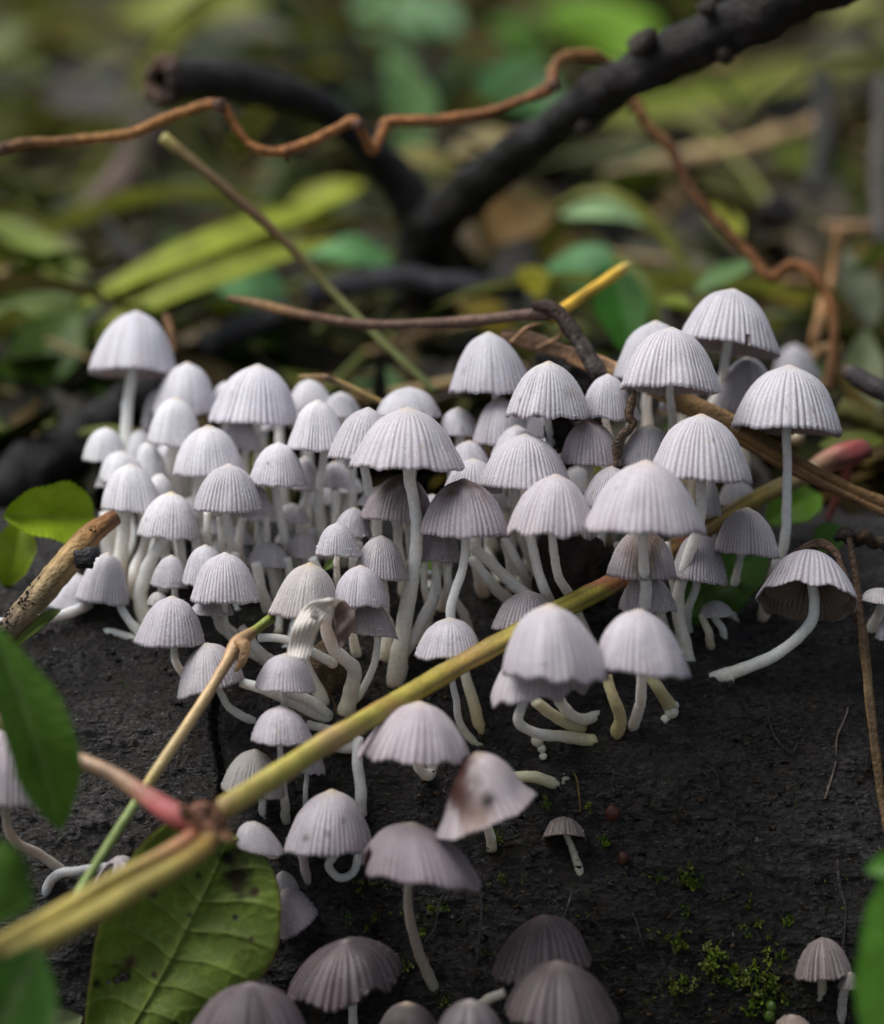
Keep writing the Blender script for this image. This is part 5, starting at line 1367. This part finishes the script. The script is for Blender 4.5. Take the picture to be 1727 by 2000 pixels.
# ------------------------------------------------------------------ litter on the forest floor
lit = Bag()
rs = np.random.default_rng(21)
PAL = [(.085, .05, .012), (.15, .10, .018), (.05, .032, .018), (.16, .10, .035), (.035, .028, .02), (.09, .09, .015), (.13, .14, .02), (.02, .018, .016), (.20, .14, .06), (.07, .065, .055), (.05, .09, .012)]
nLf = 2600
yy = 4.6 + 70 * rs.random(nLf) ** 1.7
xx = rs.uniform(-1, 1, nLf) * (9 + yy * .5)
zz = gz(xx, yy)
for i in range(nLf):
    Lh, Wh = rs.uniform(.5, 1.5) * (1 + yy[i] * .035), rs.uniform(.18, .5) * (1 + yy[i] * .045)
    an = rs.uniform(0, 6.28)
    ax = np.array([math.cos(an), math.sin(an), rs.normal(0, .25) + .18 * math.sin(an)])
    ax /= np.linalg.norm(ax)
    up = np.array([rs.normal(0, .45), rs.normal(0, .45) - .25, 1.0])
    up -= ax * np.dot(up, ax)
    up /= np.linalg.norm(up)
    sd_ = np.cross(ax, up)
    t = np.array([-1, -.5, 0, .5, 1])
    wd = np.array([.08, .8, 1, .75, .05])
    cv = rs.normal(0, .25) * Lh
    c = np.array([xx[i], yy[i], zz[i] + rs.uniform(0, .35)])
    V = []
    for q in range(5):
        for u in (-1, 0, 1):
            V.append(c + ax * t[q] * Lh + sd_ * u * wd[q] * Wh + up * (cv * t[q] ** 2 + abs(u) * .12 * Wh))
    wgt = np.array([1, 1, 1, .8, .9, 1.0, .8, 1.3, .5, .8, .8])
    if xx[i] > 0:
        wgt[[1, 3, 8]] *= 1.8
    else:
        wgt[[5, 9, 10]] *= 1.6
    k_ = rs.choice(11, p=wgt / wgt.sum())
    lit.add(np.array(V), grid_faces(5, 3), np.array(PAL[k_]) * (.09 + .75 * rs.random() ** 1.8) * np.array([.92, 1.0, .6]))
o = lit.obj('leaf_litter', M_LITTER, None, np.array([0, 5, -1]))
o['kind'] = 'stuff'
stw = Bag()
for i in range(420):
    y = 4.6 + 60 * rs.random() ** 1.6
    x = rs.uniform(-1, 1) * (9 + y * .5)
    an = rs.normal(0, .6)
    Lh = rs.uniform(.8, 3.2)
    c = np.array([x, y, float(gz(x, y)) + rs.uniform(.05, .5)])
    a = np.array([math.cos(an), math.sin(an), rs.normal(0, .22)]) * Lh
    V, F, t = tube_geo(spline([c - a, c + np.array([0, 0, rs.normal(0, .15)]), c + a], 7), rs.uniform(.03, .09), 6, 0)
    stw.add(V, F, np.array([(.34, .24, .11), (.20, .12, .05), (.05, .035, .025), (.12, .14, .03)][rs.integers(4)]) * rs.uniform(.7, 1.2))
o = stw.obj('twig_litter', M_STRAW, None, np.array([0, 5, -1]))
o['kind'] = 'stuff'
hb = Bag()
for i in range(70):                          # low green herbs and grass tufts in the litter
    y = 6 + 62 * rs.random() ** 1.3
    x = rs.uniform(-1, 1) * (9 + y * .5)
    z = float(gz(x, y))
    h = rs.uniform(.4, 1.6) * (1 + y * .03)
    col_ = np.array([(.10, .16, .02), (.16, .20, .03), (.05, .12, .015), (.10, .20, .08)][rs.integers(4)]) * rs.uniform(.7, 1.2)
    for q in range(rs.integers(2, 5)):
        an = rs.uniform(0, 6.28)
        tip = np.array([x + math.cos(an) * h * .8, y + math.sin(an) * h * .8, z + h * rs.uniform(.2, .9)])
        base_ = np.array([x, y, z])
        ax = tip - base_
        sd_ = np.cross(ax, [0, 0, 1.0])
        sd_ /= np.linalg.norm(sd_) + 1e-9
        V = []
        for t_, w_ in ((0, .1), (.3, .8), (.6, 1), (.85, .6), (1, .03)):
            pnt = base_ + ax * t_ + np.array([0, 0, .3 * h * math.sin(math.pi * t_)])
            for u in (-1, 0, 1):
                V.append(pnt + sd_ * u * w_ * h * .13 + np.array([0, 0, abs(u) * .04 * h]))
        hb.add(np.array(V), grid_faces(5, 3), col_ * rs.uniform(.6, .9))
o = hb.obj('herbs', M_LEAF, None, np.array([0, 6, -1]))
o['kind'] = 'stuff'

gr = Bag()
rs = np.random.default_rng(31)
for i in range(620):                          # thin grass and herb blades tangled over the litter
    y = 7.5 + 60 * rs.random() ** 1.5
    x = rs.uniform(-1, 1) * (8 + y * .5)
    fk = P(840, 450, 8)
    if abs(x - fk[0]) < 2.6 and y < fk[1] + 1.5:
        continue
    z = float(gz(x, y)) + rs.uniform(-.1, .5)
    Lb = rs.uniform(1.6, 5.5) * (1 + y * .012)
    an = rs.normal(0, .8) + (math.pi if rs.random() < .5 else 0)
    up = abs(rs.normal(.25, .25))
    dr = np.array([math.cos(an), math.sin(an), 0])
    t = np.linspace(0, 1, 9)[:, None]
    pth = np.array([x, y, z]) + dr * Lb * t + np.array([0, 0, 1.0]) * (Lb * up * np.sin(math.pi * .75 * t)) + rs.normal(0, .08, 3) * np.sin(6 * t)
    sd_ = np.cross(dr, [0, 0, 1.0]) * .6 + np.array([0, 0, .8])
    wd = rs.uniform(.04, .17) * np.sin(math.pi * (.08 + .92 * t) ** .8) * (1 + y * .01) + .004
    V = np.stack([pth - sd_ * wd, pth + np.array([0, 0, .25]) * wd, pth + sd_ * wd], 1).reshape(-1, 3)
    cg = np.array([(.13, .17, .02), (.20, .22, .03), (.07, .11, .012), (.24, .20, .06), (.12, .08, .03), (.30, .33, .05)][rs.integers(6)])
    gr.add(V, grid_faces(9, 3), cg * rs.uniform(.3, .95))
o = gr.obj('grass', M_LEAF, None, np.array([0, 6, -1]))
o['kind'] = 'stuff'

# ------------------------------------------------------------------ on the log: moss, crumbs, rootlets, primordia, drops
MOSS = [(1179, 1647), (1332, 1723), (1349, 1694), (1294, 1714), (1367, 1723), (1448, 1697), (1459, 1758), (1339, 1775), (1478, 1805), (1457, 1820), (1537, 1800), (1530, 1860), (1500, 1846), (1335, 1824), (1318, 1841), (1273, 1826), (1405, 1876), (1395, 1900), (1450, 1911), (1429, 1918), (1485, 1921), (1509, 1921), (1335, 1925), (1537, 1947), (1464, 1977), (1340, 1912), (1412, 1868), (1440, 1905), (1515, 1930), (1325, 1835), (1345, 1720), (1460, 1770), (971, 1638), (1064, 1571), (1181, 1644), (1148, 1580), (974, 1711), (714, 1726), (702, 1746), (722, 1808), (827, 1821), (674, 1796), (862, 1777), (792, 1888), (849, 1780), (355, 1572), (175, 1665), (325, 1520), (248, 1340), (540, 1890), (530, 1900), (955, 1855), (870, 1960), (880, 1945), (1100, 1990), (60, 1930), (120, 1880), (140, 1770)]
CLUMP = {(1405, 1876): 3, (1450, 1911): 3, (1485, 1921): 3, (1509, 1921): 3, (1335, 1925): 2.4, (1332, 1723): 2.2, (1318, 1841): 2.4, (540, 1890): 2.5, (870, 1960): 2.2, (1464, 1977): 2.5}
moss = Bag()
rs = np.random.default_rng(8)


def tuft(px, py, sz, nb):
    sz *= .78
    d = dlog(px, py)
    c = P(px, py, d)
    nn_ = np.array([0, (c[1] - LY) / LA ** 2, (c[2] - LZ) / LB ** 2])
    nn_ /= np.linalg.norm(nn_)
    colb = np.array([(.13, .21, .02), (.20, .26, .03), (.09, .15, .015), (.22, .25, .07)][rs.integers(4)])
    for q in range(nb):
        v = nn_ * rs.uniform(.4, 1.2) + rs.normal(0, .7, 3)
        v /= np.linalg.norm(v)
        s_ = np.cross(v, rs.normal(0, 1, 3))
        s_ /= np.linalg.norm(s_)
        ln, wd = sz * rs.uniform(.025, .06), sz * rs.uniform(.008, .016)
        b0 = c + rs.normal(0, .016 * sz, 3) - nn_ * .0
        V = [b0 - s_ * wd * .4, b0 + s_ * wd * .4, b0 + v * ln * .5 + s_ * wd, b0 + v * ln * .5 - s_ * wd, b0 + v * ln]
        moss.add(np.array(V), [np.array([[0, 1, 2, 3]]), np.array([[3, 2, 4]])], colb * rs.uniform(.7, 1.25))


for m_ in MOSS:
    k_ = CLUMP.get(m_, 1.0)
    for q in range(int(3 * k_)):
        tuft(m_[0] + rs.normal(0, 6 * k_), m_[1] + rs.normal(0, 6 * k_), 1.0 + .3 * k_, 14)
for q in range(190):
    tuft(rs.uniform(150, 1700), 1560 + 430 * math.sqrt(rs.random()), rs.uniform(.5, .9), 6)
o = moss.obj('moss', M_LEAF, None, P(1400, 1850, dlog(1400, 1850)))
o['kind'] = 'stuff'

crumb = Bag()
for q in range(2600):
    px, py = rs.uniform(0, 1727), 1240 + 760 * rs.random() ** .8
    d = dlog(px, py)
    c = P(px, py, d - .01)
    s_ = rs.uniform(.004, .024)
    q4 = rs.normal(0, 1, (6, 3)) * np.array([s_ * 1.5, s_ * .6, s_])
    V = c + q4
    crumb.add(V, np.array([[0, 1, 2], [0, 2, 3], [3, 4, 0], [1, 4, 5], [2, 5, 3], [0, 4, 1], [1, 5, 2], [3, 5, 4]]), np.array([(.05, .032, .018), (.015, .013, .012), (.10, .06, .03), (.09, .085, .08)][rs.choice(4, p=[.35, .4, .1, .15])]))
o = crumb.obj('bark_crumbs', M_BLACK, None, P(900, 1700, dlog(900, 1700)))
o['kind'] = 'stuff'

ROOTS = [
 ('thin dark rootlet hanging on the log below the dusky pink cap', [(928, 1715), (940, 1760), (938, 1820), (932, 1870), (930, 1940)], 9, (.06, .055, .055)),
 ('fine grey rootlet left of the dark one below the dusky pink cap', [(870, 1735), (858, 1770), (850, 1810), (830, 1840)], 6, (.07, .065, .065)),
 ('pale thread running down from the lone tiny brown mushroom', [(1118, 1738), (1112, 1760), (1108, 1775), (1098, 1795)], 6, (.14, .13, .12)),
 ('tan hair root hanging from the yellowish tuft in the middle of the log', [(1110, 1500), (1126, 1520), (1132, 1560), (1134, 1585)], 7, (.26, .17, .06)),
 ('long pale root thread low on the right of the log, upper', [(1660, 1342), (1655, 1390), (1635, 1440), (1632, 1490), (1612, 1560)], 8, (.16, .13, .11)),
 ('grey root strand low on the right of the log, above the corner mushrooms', [(1636, 1680), (1640, 1730), (1652, 1780), (1645, 1860)], 9, (.06, .05, .048)),
 ('dark branching rootlet in the middle of the right log face', [(1370, 1490), (1400, 1510), (1405, 1545)], 8, (.04, .036, .034)),
 ('twisted dark root on the upper right log face', [(1500, 1400), (1515, 1440), (1545, 1470), (1560, 1450)], 7, (.04, .038, .036)),
 ('short grey root bit above the yellow-green moss at the right', [(1235, 1780), (1245, 1805), (1252, 1832)], 7, (.07, .065, .065)),
 ('brown dry sheath strip hanging below the greenish tilted cap', [(535, 1500), (530, 1560), (520, 1600)], 9, (.18, .10, .05)),
 ('curled brown fibre at the stalk bundle', [(640, 1300), (632, 1340), (650, 1365), (658, 1395)], 6, (.16, .09, .04)),
 ('tan bent sheath beside the crossed lower stalk', [(545, 1560), (530, 1590), (548, 1570)], 8, (.22, .13, .06)),
]
for k_, (lb, pts, ww, c_) in enumerate(ROOTS):
    stick('rootlet', lb, 'root', pts, [dlog(*q) - .05 for q in pts], ww * .62, [(0, np.array(c_) * .8), (1, np.array(c_) * .6)], M_BARK, 80 + k_, .35, 7, 40, 8)


def ball_geo(c, r, n1=8, n2=12, squash=(1, 1, 1)):
    a = np.linspace(0.001, math.pi - .001, n1)[:, None]
    bb = np.arange(n2)[None, :] / n2 * 2 * math.pi
    q = np.stack([np.sin(a) * np.cos(bb), np.sin(a) * np.sin(bb), np.cos(a) * np.ones_like(bb)], -1) * np.array(squash)
    return (np.asarray(c) + q * r).reshape(-1, 3), grid_faces(n1, n2, True)


def ball(name, label, cat, px, py, d, rpx, col, mat, group=None, squash=(1, 1, 1), rough=0):
    c = P(px, py, d)
    r = rpx * (D0 + d) / D0 / PXCM
    V, F = ball_geo(c, r, 12, 18, squash)
    if rough:
        V = V + (V - c) * (rough * fbm(V * 9, 2, int(px)))[:, None]
    b = Bag()
    b.add(V, F, col)
    return tag(b.obj(name, mat, None, c), label, cat, group)


for (px, py, off, r, lb) in ((1425, 1331, -.18, 11, 'clear drop hanging under the long stalk of the open-gilled mushroom'), (1371, 1271, -.02, 9, 'clear drop at the bend of the hooked stalk')):
    ball('water_drop', lb, 'water drop', px, py, dlog(px, py) + off, r, (1, 1, 1), M_WATER, 'water drops')
ball('water_drop', 'dew drop shining on the big blurred front cap', 'water drop', 1061, 1292, -2.32, 6, (1, 1, 1), M_WATER, 'water drops')
ball('water_drop', 'dew drop shining near the right rim of the right front cap', 'water drop', 1331, 1277, -1.86, 6, (1, 1, 1), M_WATER, 'water drops')
ball('slime_ball', 'larger glossy red-brown ball stuck on the log, right of the tilted cap', 'fungus', 1196, 1590, dlog(1196, 1590) - .03, 14, (.07, .022, .012), M_STALK, squash=(1, .7, 1.15), rough=.2)
ball('slime_ball', 'smaller glossy red-brown ball on the log below the larger one', 'fungus', 1218, 1676, dlog(1218, 1676) - .03, 12, (.06, .02, .012), M_STALK, squash=(.9, .7, 1.2), rough=.25)
for (lb, bb) in (('white pinhead mushrooms in a chain under the ragged striped cap', ((1050, 1446, 13), (1058, 1462, 9), (1061, 1477, 8))), ('creamy pinhead mushrooms at the yellowish stalk foot', ((1312, 1390, 14), (1300, 1405, 10), (1318, 1378, 9)))):
    d = dlog(bb[0][0], bb[0][1]) - .12
    rt = thing('mushroom_pins', lb, 'mushroom', P(bb[0][0], bb[0][1], d))
    for (px, py, r) in bb:
        V, F = ball_geo(P(px, py, d), r / PXCM, 10, 16)
        b = Bag()
        b.add(V, F, (.68, .65, .52))
        b.obj('pinhead', M_STEM, rt, P(bb[0][0], bb[0][1], d))
rt = thing('seed_pod', 'shiny green two-lobed seed pod on the log near the bottom right', 'seed pod', P(1506, 1975, dlog(1506, 1975) - .05))
for (px, py, r) in ((1507, 1965, 11), (1504, 1984, 12)):
    V, F = ball_geo(P(px, py, dlog(px, py) - .05), r / PXCM, 10, 16, (1, .8, 1.1))
    b = Bag()
    V = V + (V - V.mean(0)) * (.25 * fbm(V * 14, 2, 3))[:, None]
    b.add(V, F, (.05, .10, .008))
    b.obj('lobe', M_STALK, rt, P(1506, 1975, dlog(1506, 1975) - .05))
